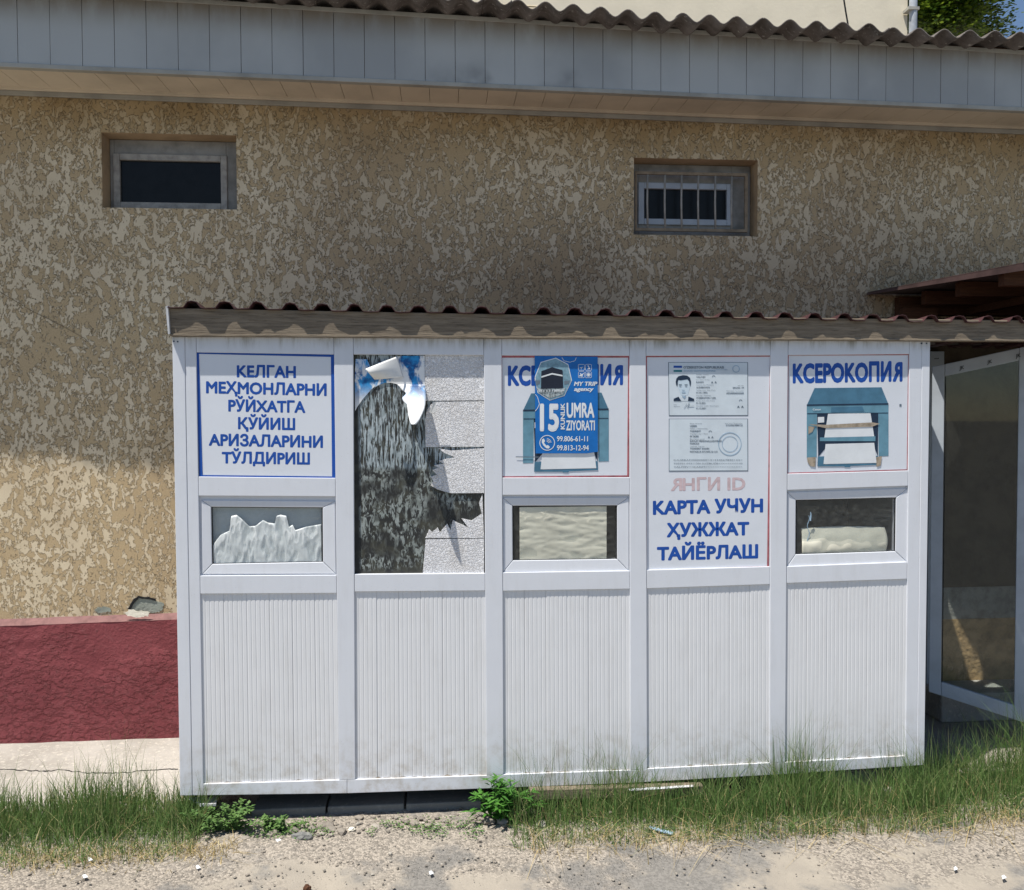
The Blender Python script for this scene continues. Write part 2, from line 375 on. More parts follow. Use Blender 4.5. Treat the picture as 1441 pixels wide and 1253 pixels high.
# ------------------------------------------------------------------ text
_tmp = []
LOOK = str.maketrans('АВЕКМНОРСТХЯ', 'ABEKMHOPCTXR')   # letters with the same outline in both alphabets
def text_mesh(body, bold=.018, spacing=1.0):
    flip = (body[0] == 'Я', body[-1] == 'Я'); body = body.translate(LOOK) if any(ord(c_) > 1000 for c_ in body) else body
    cu = bpy.data.curves.new('t', 'FONT'); cu.body = body; cu.size = 1; cu.offset = bold; cu.resolution_u = 3; cu.space_character = spacing
    o = bpy.data.objects.new('t', cu); COL.objects.link(o); bpy.context.view_layer.update()
    me = bpy.data.meshes.new_from_object(o.evaluated_get(bpy.context.evaluated_depsgraph_get()))
    bpy.data.objects.remove(o); bpy.data.curves.remove(cu)
    if any(flip):                                           # turn the R round into its mirror letter
        lab = list(range(len(me.vertices)))
        def find(i):
            while lab[i] != i: lab[i] = lab[lab[i]]; i = lab[i]
            return i
        for e in me.edges: lab[find(e.vertices[0])] = find(e.vertices[1])
        gr = {}
        for i in range(len(lab)): gr.setdefault(find(i), []).append(i)
        gs = sorted(gr.values(), key=lambda g: min(me.vertices[i].co.x for i in g))
        for on, g in zip(flip, (gs[0], gs[-1])):
            if on:
                a = min(me.vertices[i].co.x for i in g)+max(me.vertices[i].co.x for i in g)
                for i in g: me.vertices[i].co.x = a-me.vertices[i].co.x
    return me
def embolden(me, r, n=8, step=.00003):
    """heavier letters: the outline repeated round a small circle, each copy a hair further back"""
    if r <= 0: return me
    vs = [v.co.copy() for v in me.vertices]; fs = [tuple(p.vertices) for p in me.polygons]; V = list(vs); F = list(fs)
    for k in range(n):
        a = 2*math.pi*(k+.5)/n; b0 = len(V)
        V += [v+Vector((r*math.cos(a), r*math.sin(a), -(k+1))) for v in vs]; F += [tuple(i+b0 for i in f) for f in fs]
    m2 = bpy.data.meshes.new('t'); m2.from_pydata(V, [], F); bpy.data.meshes.remove(me); return m2
def lettering(body, a, b, cap, y, mat, parent, bold=.018, name='lettering', spacing=1.0, shear=0.0, vert=False):
    """a, b: baseline ends in the photograph, cap: capital height there; placed on the plane y"""
    me = embolden(text_mesh(body, 0, spacing), bold*1.05)
    xs = [v.co.x for v in me.vertices]; x0, x1 = min(xs), max(xs)
    A = U(*a, y); B = U(*b, y); ex = (B-A)/(x1-x0)
    if vert: ez = (U(a[0]-cap, a[1], y)-A)/.727
    else: ez = (U(a[0], a[1]-cap, y)-A)/.727
    for v in me.vertices:
        yy = v.co.y; v.co = A + ex*(v.co.x-x0+shear*yy) + ez*yy + Vector((0, -v.co.z*.00004, 0))
    return obj(name, me, mat, parent)
def outline(pts, z, y, closed=True):
    """helper: crop coordinates (origin ox,oy, scale s) to points on plane y"""
    ox, oy, s = z; return [U(ox+p[0]/s, oy+p[1]/s, y) for p in pts]
def flat(name, pts, zc, y, mat, parent, th=.0004):
    return obj(name, MB().prism(outline(pts, zc, y), (0, th, 0)), mat, parent)
def ringpts(cx, cz, r, n, a0=0): return [(cx+r*math.cos(a0+2*math.pi*i/n), cz+r*math.sin(a0+2*math.pi*i/n)) for i in range(n)]
def ring(name, cx, cz, r, wd, zc, y, mat, parent, n=24, a0=0, arc=1.0, ry=1.0):
    mb = MB()
    for i in range(int(n*arc)):
        q = []
        for rr, k in ((r, i), (r, i+1), (r-wd, i+1), (r-wd, i)):
            an = a0+2*math.pi*k/n; q.append((cx+rr*math.cos(an), cz+rr*math.sin(an)*ry))
        mb.prism(outline(q, zc, y), (0, .0003, 0))
    return obj(name, mb, mat, parent)

GZ = -.135                                                  # level of the ground at the kiosk
# ================================================================== STRUCTURE
def fbm(x, y, s, o=4):
    return noise.fractal(Vector((x*s, y*s, 3.1)), 1.0, 2.0, o)
def ground():
    xs = [-400, -120, -40, -14, -7, -4, -3] + [-2.4+i*.03 for i in range(int(8.4/.03))] + [6.5, 8, 12, 20, 50, 150, 400]
    ys = [-400, -120, -40, -14, -7, -4, -3] + [-1.7+i*.03 for i in range(int(2.9/.03))] + [1.4, 3, 8, 20, 60, 200, 600]
    v = []; f = []
    for x in xs:
        for y in ys:
            fade = max(0, min(1, (x+2.6)/.8))*max(0, min(1, (6-x)/.8))*max(0, min(1, (y+2)/.8))*max(0, min(1, (1.2-y)/.3))
            nearb = max(0, min(1, (y+.75)/.5))
            h = fade*((fbm(x, y, 1.3)*.008) + nearb*max(0, fbm(x+9, y, 7, 5))*.016 + .0015*fbm(x, y, 18))
            v.append((x, y, GZ+h-.02*max(0, min(1, (-y-.3)/1.5)) - (.03 if y > .4 else 0)))
    n = len(ys)
    for i in range(len(xs)-1):
        for j in range(n-1): f.append((i*n+j, (i+1)*n+j, (i+1)*n+j+1, i*n+j+1))
    mb = MB(); mb.v = v; mb.f = f
    return tag(obj('ground', mb, M['ground'], None, True), kind='structure')
ground()
YW = 1.05                                                   # face of the building's wall
def apron():
    def z(x, y): return -.118 + .018*x*0 + (y-YW)*.012 + .003*fbm(x, y, 6)
    mb = MB(); x0, x1, y0, y1 = -3.5, 3.35, .12, 1.2
    mb.grid(lambda u, v_: (x0+(x1-x0)*u, y0+.03*fbm(x0+(x1-x0)*u, 5, 2)*(1-v_)+(y1-y0)*v_, z(x0+(x1-x0)*u, y0+(y1-y0)*v_)+.012*max(0, 1-(x0+(x1-x0)*u+3.5)/3)*0), 200, 30)
    k = len(mb.v)
    o = obj('concrete_apron', mb, M['apron'], None, True); tag(o, kind='structure')
    # the long crack that runs along the slab
    cr = MB(); pts = [(0, 1083), (30, 1084), (60, 1086), (85, 1084), (120, 1088), (150, 1089), (175, 1088), (200, 1085), (235, 1083), (253, 1084)]
    P = [G(px, py, z(0, .6)+.002) for px, py in pts]
    rr = random.Random(3); Q = []
    for a, b in zip(P, P[1:]):
        for i in range(6): Q.append(a.lerp(b, i/6)+Vector((0, rr.uniform(-.008, .008), 0)))
    for a, b in zip(Q, Q[1:]):
        w_ = rr.uniform(.002, .0045); cr.quad(a+Vector((0, -w_, .002)), b+Vector((0, -w_, .002)), b+Vector((0, w_, .002)), a+Vector((0, w_, .002)))
    obj('crack', cr, M['black'], o)
apron()
mb = MB(); mb.box(3.35, 8, .16, 1.2, -.3, -.105)
tag(obj('entrance_paving', mb, M['floor'], None, bevel=.008), kind='structure')

mb = MB(); mb.box(3.97, 4.735, .80, YW-.01, -.104, .062)
tag(obj('concrete_step', mb, M['apron'], None, bevel=.01), kind='structure')

# ================================================================== LONG BUILDING
bld = thing('long_building', 'tan stuccoed building with grey panelled eave and two small high windows behind the kiosk', 'building', (1.5, YW, 0))
def wall_top(x): return 3.403 - .0123*(x+1.2)
W1 = (-.677, .035, 2.789, 3.192); W2 = (2.248, 2.973, 2.684, 3.119)
def build_wall():
    xs = [-4, W1[0], W1[1], W2[0], W2[1], 7]; zs = [-.3, W2[2], W1[2], W2[3], W1[3], 3.6]
    mb = MB()
    for i in range(5):
        for j in range(5):
            x0, x1, z0, z1 = xs[i], xs[i+1], zs[j], zs[j+1]; cx, cz = (x0+x1)/2, (z0+z1)/2
            if any(w_[0] < cx < w_[1] and w_[2] < cz < w_[3] for w_ in (W1, W2)): continue
            mb.quad((x0, YW, z0), (x1, YW, z0), (x1, YW, z1), (x0, YW, z1))
    o = obj('wall', mb, M['stucco'], bld)
    for (x0, x1, z0, z1) in (W1, W2):
        r = MB(); d = .17; t_ = .03
        r.prism([(x0-t_, YW+.001, z0-t_), (x0, YW+.001, z0-t_), (x0, YW+.001, z1+t_), (x0-t_, YW+.001, z1+t_)], (0, d, 0))
        r.prism([(x1, YW+.001, z0-t_), (x1+t_, YW+.001, z0-t_), (x1+t_, YW+.001, z1+t_), (x1, YW+.001, z1+t_)], (0, d, 0))
        r.box(x0, x1, YW+.001, YW+d, z1, z1+t_); r.box(x0, x1, YW+.001, YW+d, z0-t_, z0)
        r.quad((x0-.05, YW+d, z0-.05), (x1+.05, YW+d, z0-.05), (x1+.05, YW+d, z1+.05), (x0-.05, YW+d, z1+.05))
        obj('window_reveal', r, M['reveal'], bld)
    # hairline crack across the render at the left
    cr = MB(); Q = [U(px, py, YW-.002) for px, py in [(-10, 405), (15, 420), (45, 438), (70, 450), (95, 463), (118, 476), (125, 482)]]
    for a, b in zip(Q, Q[1:]): cr.quad(a+Vector((0, 0, -.0015)), b+Vector((0, 0, -.0015)), b+Vector((0, 0, .0015)), a+Vector((0, 0, .0015)))
    obj('wall_crack', cr, simple('crack_shadow', rgb(118, 102, 80), .95, .2), o)
    # side and rear walls
    s = MB(); s.box(-4.0, -3.8, YW+.002, 6, -.3, 3.5); s.box(6.8, 7.0, YW+.002, 6, -.3, 3.5); s.box(-3.8, 6.8, 5.8, 6, -.3, 3.5)
    obj('rear_wall', s, M['creamwall'], bld)
build_wall()
# plinth, a step proud of the wall, with a pale sloped ledge on top
def zpt(x): return .54 + .016*(x+1.28)*1.6
pl = MB(); x0, x1 = -3.5, 3.3
pl.grid(lambda u, v_: (x0+(x1-x0)*u, YW-.035-.004*fbm((x0+(x1-x0)*u), v_*.6, 5), -.15+(.525+.02*(x0+(x1-x0)*u+1.2)*.8+.15)*v_), 120, 14)
plinth = obj('plinth', pl, M['plinth'], bld, True)
lg = MB(); lg.grid(lambda u, v_: (x0+(x1-x0)*u, YW-.036+(.036*v_), .525+.02*(x0+(x1-x0)*u+1.2)*.8+.03*v_+.003*fbm(x0+(x1-x0)*u, v_, 8)), 160, 2)
obj('plinth_ledge', lg, M['ledge'], bld)
def blob(cx, cz, rx, rz, n, seed, y, th, jag=.35):
    rr = random.Random(seed); return MB().prism([Vector((cx+rx*math.cos(a)*(1+rr.uniform(-jag, jag)), y, cz+rz*math.sin(a)*(1+rr.uniform(-jag, jag)))) for a in [2*math.pi*i/n for i in range(n)]], (0, th, 0))
Zc = (0, 820, 2.894)
def jag(pts, n=5, amp=3.0, seed=1):
    rr_ = random.Random(seed); out = []
    for a_, b_ in zip(pts, pts[1:]+pts[:1]):
        for i_ in range(n): f_ = i_/n; out.append((a_[0]+(b_[0]-a_[0])*f_+rr_.uniform(-amp, amp), a_[1]+(b_[1]-a_[1])*f_+rr_.uniform(-amp, amp)))
    return out
flat('bare_plaster_patch', jag([(525, 112), (545, 78), (565, 62), (600, 66), (630, 74), (668, 84), (662, 112), (640, 122), (580, 126)]), Zc, YW-.003, M['rawcement'], bld, .002)
flat('lime_patch', jag([(508, 124), (530, 112), (585, 118), (612, 122), (600, 136), (560, 142), (520, 136)], 5, 4), Zc, YW-.040, M['lime'], bld, .003)
flat('bare_plaster_patch', jag([(385, 112), (400, 102), (425, 98), (452, 106), (450, 118), (400, 124)], 5, 3), Zc, YW-.003, M['rawcement'], bld, .002)
# black strip for the shade under the broken stucco lip over the patch
flat('lip_shade', jag([(520, 108), (540, 72), (562, 56), (604, 60), (634, 68), (634, 75), (600, 68), (566, 64), (548, 80), (528, 112)], 3, 1.6), Zc, YW-.008, M['black'], bld, .006)
# bare lower wall by the entrance; upper band darkened to hold the doorway's shade
obj('plaster_band', MB().box(3.45, 6.7, YW-.004, YW+.02, .62, 2.22), M['shadeplaster'], bld)
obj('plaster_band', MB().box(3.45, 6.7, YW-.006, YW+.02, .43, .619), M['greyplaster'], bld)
obj('plaster_band', MB().box(3.45, 6.7, YW-.008, YW+.02, -.2, .429), M['ochreplaster'], bld)
# ---- high windows
def window(kind, rect, glass, frame_inner):
    x0, x1, z0, z1 = rect; y = YW+.11
    gx0, gx1, gz0, gz1 = glass
    f = MB(); 
    def rail(a0, a1, b0, b1, yy): f.box(a0, a1, yy, yy+.04, b0, b1)
    rail(x0+.002, gx0-.03, z0+.002, z1-.002, y); rail(gx1+.03, x1-.002, z0+.002, z1-.002, y)
    rail(gx0-.03, gx1+.03, gz1+.03, z1-.002, y); rail(gx0-.03, gx1+.03, z0+.002, gz0-.03, y)
    o = obj('window', f, M['cement_dirty'], bld, bevel=.003)
    s = MB(); yy = y-.012
    s.box(gx0-.035, gx0, yy, yy+.04, gz0-.035, gz1+.035); s.box(gx1, gx1+.035, yy, yy+.04, gz0-.035, gz1+.035)
    s.box(gx0, gx1, yy, yy+.04, gz1, gz1+.035); s.box(gx0, gx1, yy, yy+.04, gz0-.035, gz0)
    obj('sash', s, M['grille'] if kind == 1 else M['shadepvc'], o, bevel=.004)
    obj('pane', MB().box(gx0, gx1, yy+.02, yy+.026, gz0, gz1), M['pane_dark'], o)
    return o
a, b = U(168, 224, YW+.10), U(311, 286, YW+.10)
w1 = window(1, W1, (a.x, b.x, b.z-.002, a.z-.004), None)
a, b = U(906, 265, YW+.11), U(1022, 310, YW+.11)
w2 = window(2, W2, (a.x, b.x, b.z, a.z-.004), None)
yg = YW+.045
gf = MB(); A = U(894, 241, yg); B = U(1052, 327, yg); Wd = .016
gf.box(A.x, B.x, yg, yg+Wd, A.z-Wd, A.z); gf.box(A.x, B.x, yg, yg+Wd, B.z, B.z+Wd)
gf.box(B.x-Wd, B.x, yg, yg+Wd, B.z+Wd, A.z-Wd); gf.box(A.x, A.x+.01, yg, yg+Wd, B.z+Wd, A.z-Wd)
obj('grille_frame', gf, M['rustgrille'], w2)
for px in (911, 935.5, 959, 982.5, 1006.5, 1029.5):
    q = U(px, 290, yg); bb = MB().tube([(q.x+.004, yg+.008, B.z+Wd), (q.x, yg+.004, (A.z+B.z)/2), (q.x+.003, yg+.008, A.z-Wd)], .0058, 6)
    obj('grille_bar', bb, M['grille'], w2, True)
# ---- eave
def fb(x): return 3.397-.0147*(x+.6)
def ft(x): return 3.719-.0262*(x-.65)
YF = .70; pitch = .1548; xoff = U(25, 60, YF).x
for k in range(-13, 52):
    xa = xoff+k*pitch; xb = xa+pitch-.0022; mid = (xa+xb)/2; yo = random.uniform(-.001, .001)
    p = MB().prism([(xa, YF+yo, fb(xa)), (xb, YF+yo, fb(xb)), (xb, YF+yo, ft(xb)), (xa, YF+yo, ft(xa))], (0, .009, 0))
    obj('fascia_panel', p, M['fascia'], bld, bevel=.0012)
for k in range(-13, 52):
    xa = xoff+k*pitch+.02; xb = xa+pitch-.002
    yb = YW+.01
    p = MB().prism([(xa, YF+.012, fb(xa)+.006), (xb, YF+.012, fb(xb)+.006), (xb, yb, wall_top(xb)+.012), (xa, yb, wall_top(xa)+.012)], (0, 0, .008))
    obj('soffit_panel', p, M['soffit'], bld, bevel=.0012)
def strip(name, fz, y0, y1, h, mat, xa=-3.2, xb=6.6, dz=0):
    mb = MB().prism([(xa, y0, fz(xa)+dz), (xb, y0, fz(xb)+dz), (xb, y0, fz(xb)+dz+h), (xa, y0, fz(xa)+dz+h)], (0, y1-y0, 0)); return obj(name, mb, mat, bld, bevel=.002)
strip('fascia_trim', fb, YF-.006, YF+.03, .022, M['trim'], dz=-.016)
strip('fascia_back_board', fb, YF+.014, YF+.03, .30, M['darkwood'], dz=.03)
strip('fascia_top_batten', ft, YF-.004, YF+.02, .022, M['trim'], dz=-.006)
strip('wall_cornice', wall_top, YW-.03, YW-.002, .030, M['soffit'], dz=-.004)
strip('wall_cornice', wall_top, YW-.016, YW-.003, .024, M['trim'], dz=-.029)
# corrugated sheets
wl = .1403
for k in range(-6, 6):
    xa = 1.40+k*wl*7; n = 8; rr = random.Random(k+50); dy = rr.uniform(-.012, .012); dz = .006*(k % 2)+rr.uniform(-.004, .004); tilt = rr.uniform(-.012, .012)
    def fn(u, v_, top=0):
        x = xa-.03+u*n*wl*1.0; y = .535+dy+tilt*(u-.5)+v_*2.2
        z = ln([(-6, 3.86), (-1, 3.772), (1.12, 3.718), (1.62, 3.698), (2.34, 3.660), (2.87, 3.645), (3.42, 3.636), (4.09, 3.639), (7, 3.60)], x)+dz*.6+.021*math.cos(2*math.pi*(x-1.40)/wl)+.002*fbm(x, 0, 3)+v_*.20+.006
        return (x, y, z+top)
    s = MB(); s.grid(lambda u, v_: fn(u, v_), 96, 6)
    o = obj('roof_sheet', s, M['slate'], bld, True)
    sm = o.modifiers.new('thick', 'SOLIDIFY'); sm.thickness = .006; sm.offset = 1
rb = MB().prism([(-4.2, 2.7, 3.98), (7.2, 2.7, 3.85), (7.2, 6.2, 4.1), (-4.2, 6.2, 4.2)], (0, 0, .02)); obj('roof_deck', rb, M['slate'], bld)

# ================================================================== FAR BUILDING, SKY TREE
far = thing('cream_building', 'tall cream plastered building rising behind the corrugated roof', 'building', (-2, 8, 0))
xr = U(1277, 20, 8).x
fm = MB().box(-14, xr, 8, 14, -.5, 14); obj('wall', fm, M['creamwall'], far)
lb = MB(); a = U(640, 25, 7.97); b = U(763, 9, 7.97)
for (p, q) in (((622, 3), (763, 10)), ((763, 10), (763, 28)), ((640, 8), (640, 25))):
    A_, B_ = U(*p, 7.97), U(*q, 7.97); lb.tube([A_, B_], .012, 4)
obj('plaster_scar', lb, simple('scar_beige', rgb(196, 184, 158), .9), far)
pp = MB().tube([(U(1285, 20, 7.9).x, 7.9, 0), (U(1285, 20, 7.9).x, 7.9, 14)], .055, 12); dp = obj('downpipe', pp, M['pipe'], far, True)
cl = U(1285, 12, 7.9)
obj('pipe_bracket', MB().box(cl.x-.1, cl.x+.06, 7.84, 7.99, cl.z-.04, cl.z+.0), M['trim'], dp)
c = MB().tube([U(1183, -30, 7.8), U(1190, 15, 7.8), U(1196, 50, 7.8)], .012, 5)
tag(obj('cable', c, M['black'], None), 'thin dark cable hanging down the cream wall above the corrugated roof', 'cable')
def tree():
    b0 = U(1330, 20, 11); base = (b0.x-.3, 11, GZ-.03)
    t = thing('leafy_tree', 'green tree with fine leaves against the blue sky beside the grey downpipe', 'tree', base)
    rr = random.Random(5); top = U(1325, -90, 11)
    tr = MB().tube([base, (base[0]+.15, 11, 2.5), (base[0]+.05, 11.1, 4.6), (top.x, 11, top.z)], .16, 10, .05); obj('trunk', tr, M['bark'], t, True)
    lf = MB(); limbs = MB()
    def spray(o, d, L, n):
        d = Vector(d).normalized(); pts = [Vector(o)+d*L*i/5+Vector((0, 0, -.10*(i/5)**2*L)) for i in range(6)]
        limbs.tube(pts, .016, 5, .004)
        for i in range(n):
            u = rr.uniform(.1, 1.05); k = min(4, int(u*5)); p = pts[k].lerp(pts[k+1], min(1, u*5-k)) + Vector((rr.gauss(0, .13), rr.gauss(0, .15), rr.gauss(0, .075)))
            a = rr.uniform(0, 6.28); s_ = rr.uniform(.05, .11); q = Vector((math.cos(a), math.sin(a), rr.uniform(-.5, .25))).normalized(); w_ = q.cross(Vector((rr.uniform(-.4, .4), rr.uniform(-.4, .4), 1))).normalized()*s_*.36
            k0 = len(lf.v); lf.v += [p, p+q*s_*.5+w_, p+q*s_, p+q*s_*.5-w_]; lf.f.append((k0, k0+1, k0+2, k0+3))
    ends = [(1425, 42), (1400, 44), (1375, 42), (1405, 8), (1412, 20), (1350, 45), (1320, 50), (1300, 45), (1380, 12), (1340, 20), (1305, 15), (1290, 35), (1370, -8), (1400, -14), (1330, -10), (1300, -20), (1360, 28), (1330, 35), (1345, 0), (1385, -2), (1310, 30), (1290, 5), (1270, 20), (1420, -40), (1350, -40), (1310, -50), (1365, 45), (1338, 48)]
    for (px, py) in ends:
        e = U(px, py, 11+rr.uniform(-.6, .6)); o = U(1318, py-22+rr.uniform(-10, 10), 11+rr.uniform(-.3, .3))
        d = e-o; 
        if d.length < .5: o = o-Vector((.5, 0, 0)); d = e-o
        spray(o, d, d.length, 520)
    for i in range(40):
        a = rr.uniform(0, 6.28); h = rr.uniform(.3, 3.2); r_ = 1.6*math.sin(min(3.0, h+.4)); o = top+Vector((0, 0, h-.9))
        spray(o, (math.cos(a), math.sin(a), rr.uniform(-.1, .5)), max(.5, r_), 260)
    obj('limbs', limbs, M['bark'], t); obj('crown', lf, M['crown'], t, tri=True)
tree()

# ================================================================== KIOSK
K = thing('kiosk', 'white plastic framed copy-shop kiosk with ribbed lower boards and a maroon sheet roof', 'kiosk', (1.7, 0, -.02))
# post edge lines: px at y=490 and y=1100
E_ = [((242.5, 253), (276, 286)), ((470, 477), (497, 500)), ((681, 684.5), (706, 708.8)), ((886, 887), (909, 911)), ((1084.5, 1083), (1109, 1105)), ((1280, 1274), (1309, 1300.5))]
def ex(e, y): return e[0]+(e[1]-e[0])*(y-490)/610
TOP = 474
bot = [(253, 1120), (480, 1117), (740, 1108), (960, 1099), (1301, 1077)]
railtop = [[(276, 496), (470, 499)], [(497, 499), (681, 500)], [(706, 500.5), (886, 501)], [(909, 501), (1084, 500.5)], [(1109, 500), (1280, 498.5)]]
srail = [[(281, 671), (471, 673), (282, 698), (472, 699)], None, [(706, 672.5), (886, 672), (706, 697), (886, 696.5)], None, [(1108, 667), (1278, 662.5), (1108, 690), (1278, 684)]]
mrail = [[(283, 810.5), (473, 809.5), (283, 836), (474, 835)], [(498, 808.5), (682, 807), (499, 833), (682, 831.5)], [(707, 806), (886, 803.5), (708, 832), (886, 829)], [(909, 802.5), (1084, 797.5), (910, 828.5), (1084, 822.5)], [(1107, 797.5), (1277, 791), (1107, 821), (1277, 815)]]
brail = [[(285, 1103.5), (475, 1098)], [(500, 1097), (684, 1091.5)], [(709, 1090), (887, 1084)], [(911, 1082), (1083, 1073.5)], [(1105, 1073), (1274, 1064)]]
FT = .06
for i, (L, Rr) in enumerate(E_):
    if i in (0, 5):                                          # end posts: the post and a slim corner cover beside it
        yb = 1120 if i == 0 else 1077
        def lp(f, y): return ex(L, y)*(1-f)+ex(Rr, y)*f
        s0, s1, s2 = (0, .52, 1) if i == 0 else (0, .60, 1)
        y1_, y2_ = ln(bot, lp(0, yb)), ln(bot, lp(1, yb))
        for (fa, fb_, dy) in ((s0, s1, 0 if i == 0 else .002), (s1, s2, .002 if i == 0 else 0)):
            g = .012
            fa2 = fa+(g if fa > 0 else 0)
            pts = [U(lp(fa2, TOP), TOP, dy), U(lp(fb_, TOP), TOP, dy), U(lp(fb_, y2_), ln(bot, lp(fb_, yb)), dy), U(lp(fa2, y1_), ln(bot, lp(fa2, yb)), dy)]
            obj('corner_post', MB().prism(pts, (0, FT, 0)), M['pvc'], K, bevel=.0025)
    else:
        yb = brail[i-1][1][1]+.3; yb2 = brail[i][0][1]+.3
        pts = [U(ex(L, TOP), TOP), U(ex(Rr, TOP), TOP), U(ex(Rr, yb2), yb2), U(ex(L, yb), yb)]
        obj('post', MB().prism(pts, (0, FT, 0)), M['pvc'], K, bevel=.0025)
bays = []
for i in range(5):
    eL, eR = E_[i][1], E_[i+1][0]
    def rail(ta, tb, ba, bb, name='rail', y0=.0015):
        g = .35
        pts = [U(ex(eL, ta)+g, ta, y0), U(ex(eR, tb)-g, tb, y0), U(ex(eR, bb)-g, bb, y0), U(ex(eL, ba)+g, ba, y0)]
        return obj(name, MB().prism(pts, (0, FT-.004, 0)), M['pvc'], K, bevel=.002)
    rail(TOP, TOP, railtop[i][0][1], railtop[i][1][1], 'top_rail')
    if srail[i]: rail(srail[i][0][1], srail[i][1][1], srail[i][2][1], srail[i][3][1])
    rail(mrail[i][0][1], mrail[i][1][1], mrail[i][2][1], mrail[i][3][1])
# continuous bottom rail in two lengths with mitred look
for i in range(5):
    xa = 286 if i == 0 else (E_[i][0][1]+E_[i][1][1])/2; xb = 1274 if i == 4 else (E_[i+1][0][1]+E_[i+1][1][1])/2
    pts = [U(xa+.2, brail[i][0][1]+(0 if i == 0 else .6)), U(xb-.2, brail[i][1][1]+(0 if i == 4 else -.3)), U(xb-.2, ln(bot, xb)), U(xa+.2, ln(bot, xa))]
    obj('bottom_rail', MB().prism(pts, (0, FT, 0)), M['pvc'], K, bevel=.002)
for (px, py) in ((244.5, 480.5), (250, 481), (1297, 483.5), (1304, 483.5)):
    q = U(px, py, -.001); obj('screw', MB().tube([q, q+Vector((0, .004, 0))], .0035, 8), M['pdark'], K)
# ribbed lower boards
def ribbed(i):
    eL, eR = E_[i][1], E_[i+1][0]; y0 = .008
    tl, tr = mrail[i][2][1]-1, mrail[i][3][1]-1; bl, br_ = brail[i][0][1]+1, brail[i][1][1]+1
    A = U(ex(eL, tl), tl, y0); B = U(ex(eR, tr), tr, y0); C_ = U(ex(eL, bl), bl, y0); D = U(ex(eR, br_), br_, y0)
    W_ = B.x-A.x; nb = max(1, round(W_/.1)); pr = random.Random(i)
    for k in range(nb):
        mb = MB(); off = pr.uniform(0, .0012)
        nr = 5
        prof = []
        for r_ in range(nr):
            u0 = (k+r_/nr)/nb; u1 = (k+(r_+1)/nr)/nb; g = .16/(nb*nr)
            dd = .0010 if r_ else .0014
            prof += [(u0+.0002, dd), (u0+g*(1.0 if r_ else 1.5), dd), (u0+g*(1.5 if r_ else 2), 0), (u1-g*.3, 0)]
        prof.append(((k+1)/nb-.0002, .0022))
        n0 = 0
        for (ua, da), (ub, db) in zip(prof, prof[1:]):
            a_ = A.lerp(B, ua); b_ = A.lerp(B, ub); c_ = C_.lerp(D, ua); d_ = C_.lerp(D, ub)
            va = Vector((0, da+off, 0)); vb = Vector((0, db+off, 0)); wv = Vector((0, 0, .002*math.sin(ua*23+i)))
            mb.quad(a_+va, b_+vb, d_+vb, c_+va)
        a_, b_, c_, d_ = A.lerp(B, k/nb), A.lerp(B, (k+1)/nb), C_.lerp(D, k/nb), C_.lerp(D, (k+1)/nb)
        mb.quad(a_+Vector((0, .02, 0)), b_+Vector((0, .02, 0)), d_+Vector((0, .02, 0)), c_+Vector((0, .02, 0)))
        obj('lining_board', mb, M['rib'], K)
for i in range(5):
    ribbed(i); xl, xr_ = ex(E_[i][1], brail[i][0][1]), ex(E_[i+1][0], brail[i][1][1]); gm = MB(); gr = random.Random(i+30); P_ = []
    for k in range(41):
        t_ = k/40; P_.append((U(xl+(xr_-xl)*t_, brail[i][0][1]+(brail[i][1][1]-brail[i][0][1])*t_-.2, .0075), gr.uniform(.001, .0045)*(2.2 if k % 7 == 0 else 1)))
    for (pa_, ha_), (pb_, hb_) in zip(P_, P_[1:]): gm.quad(pa_, pb_, pb_+Vector((0, 0, hb_)), pa_+Vector((0, 0, ha_)))
    obj('dirt_line', gm, M['tape'], K)
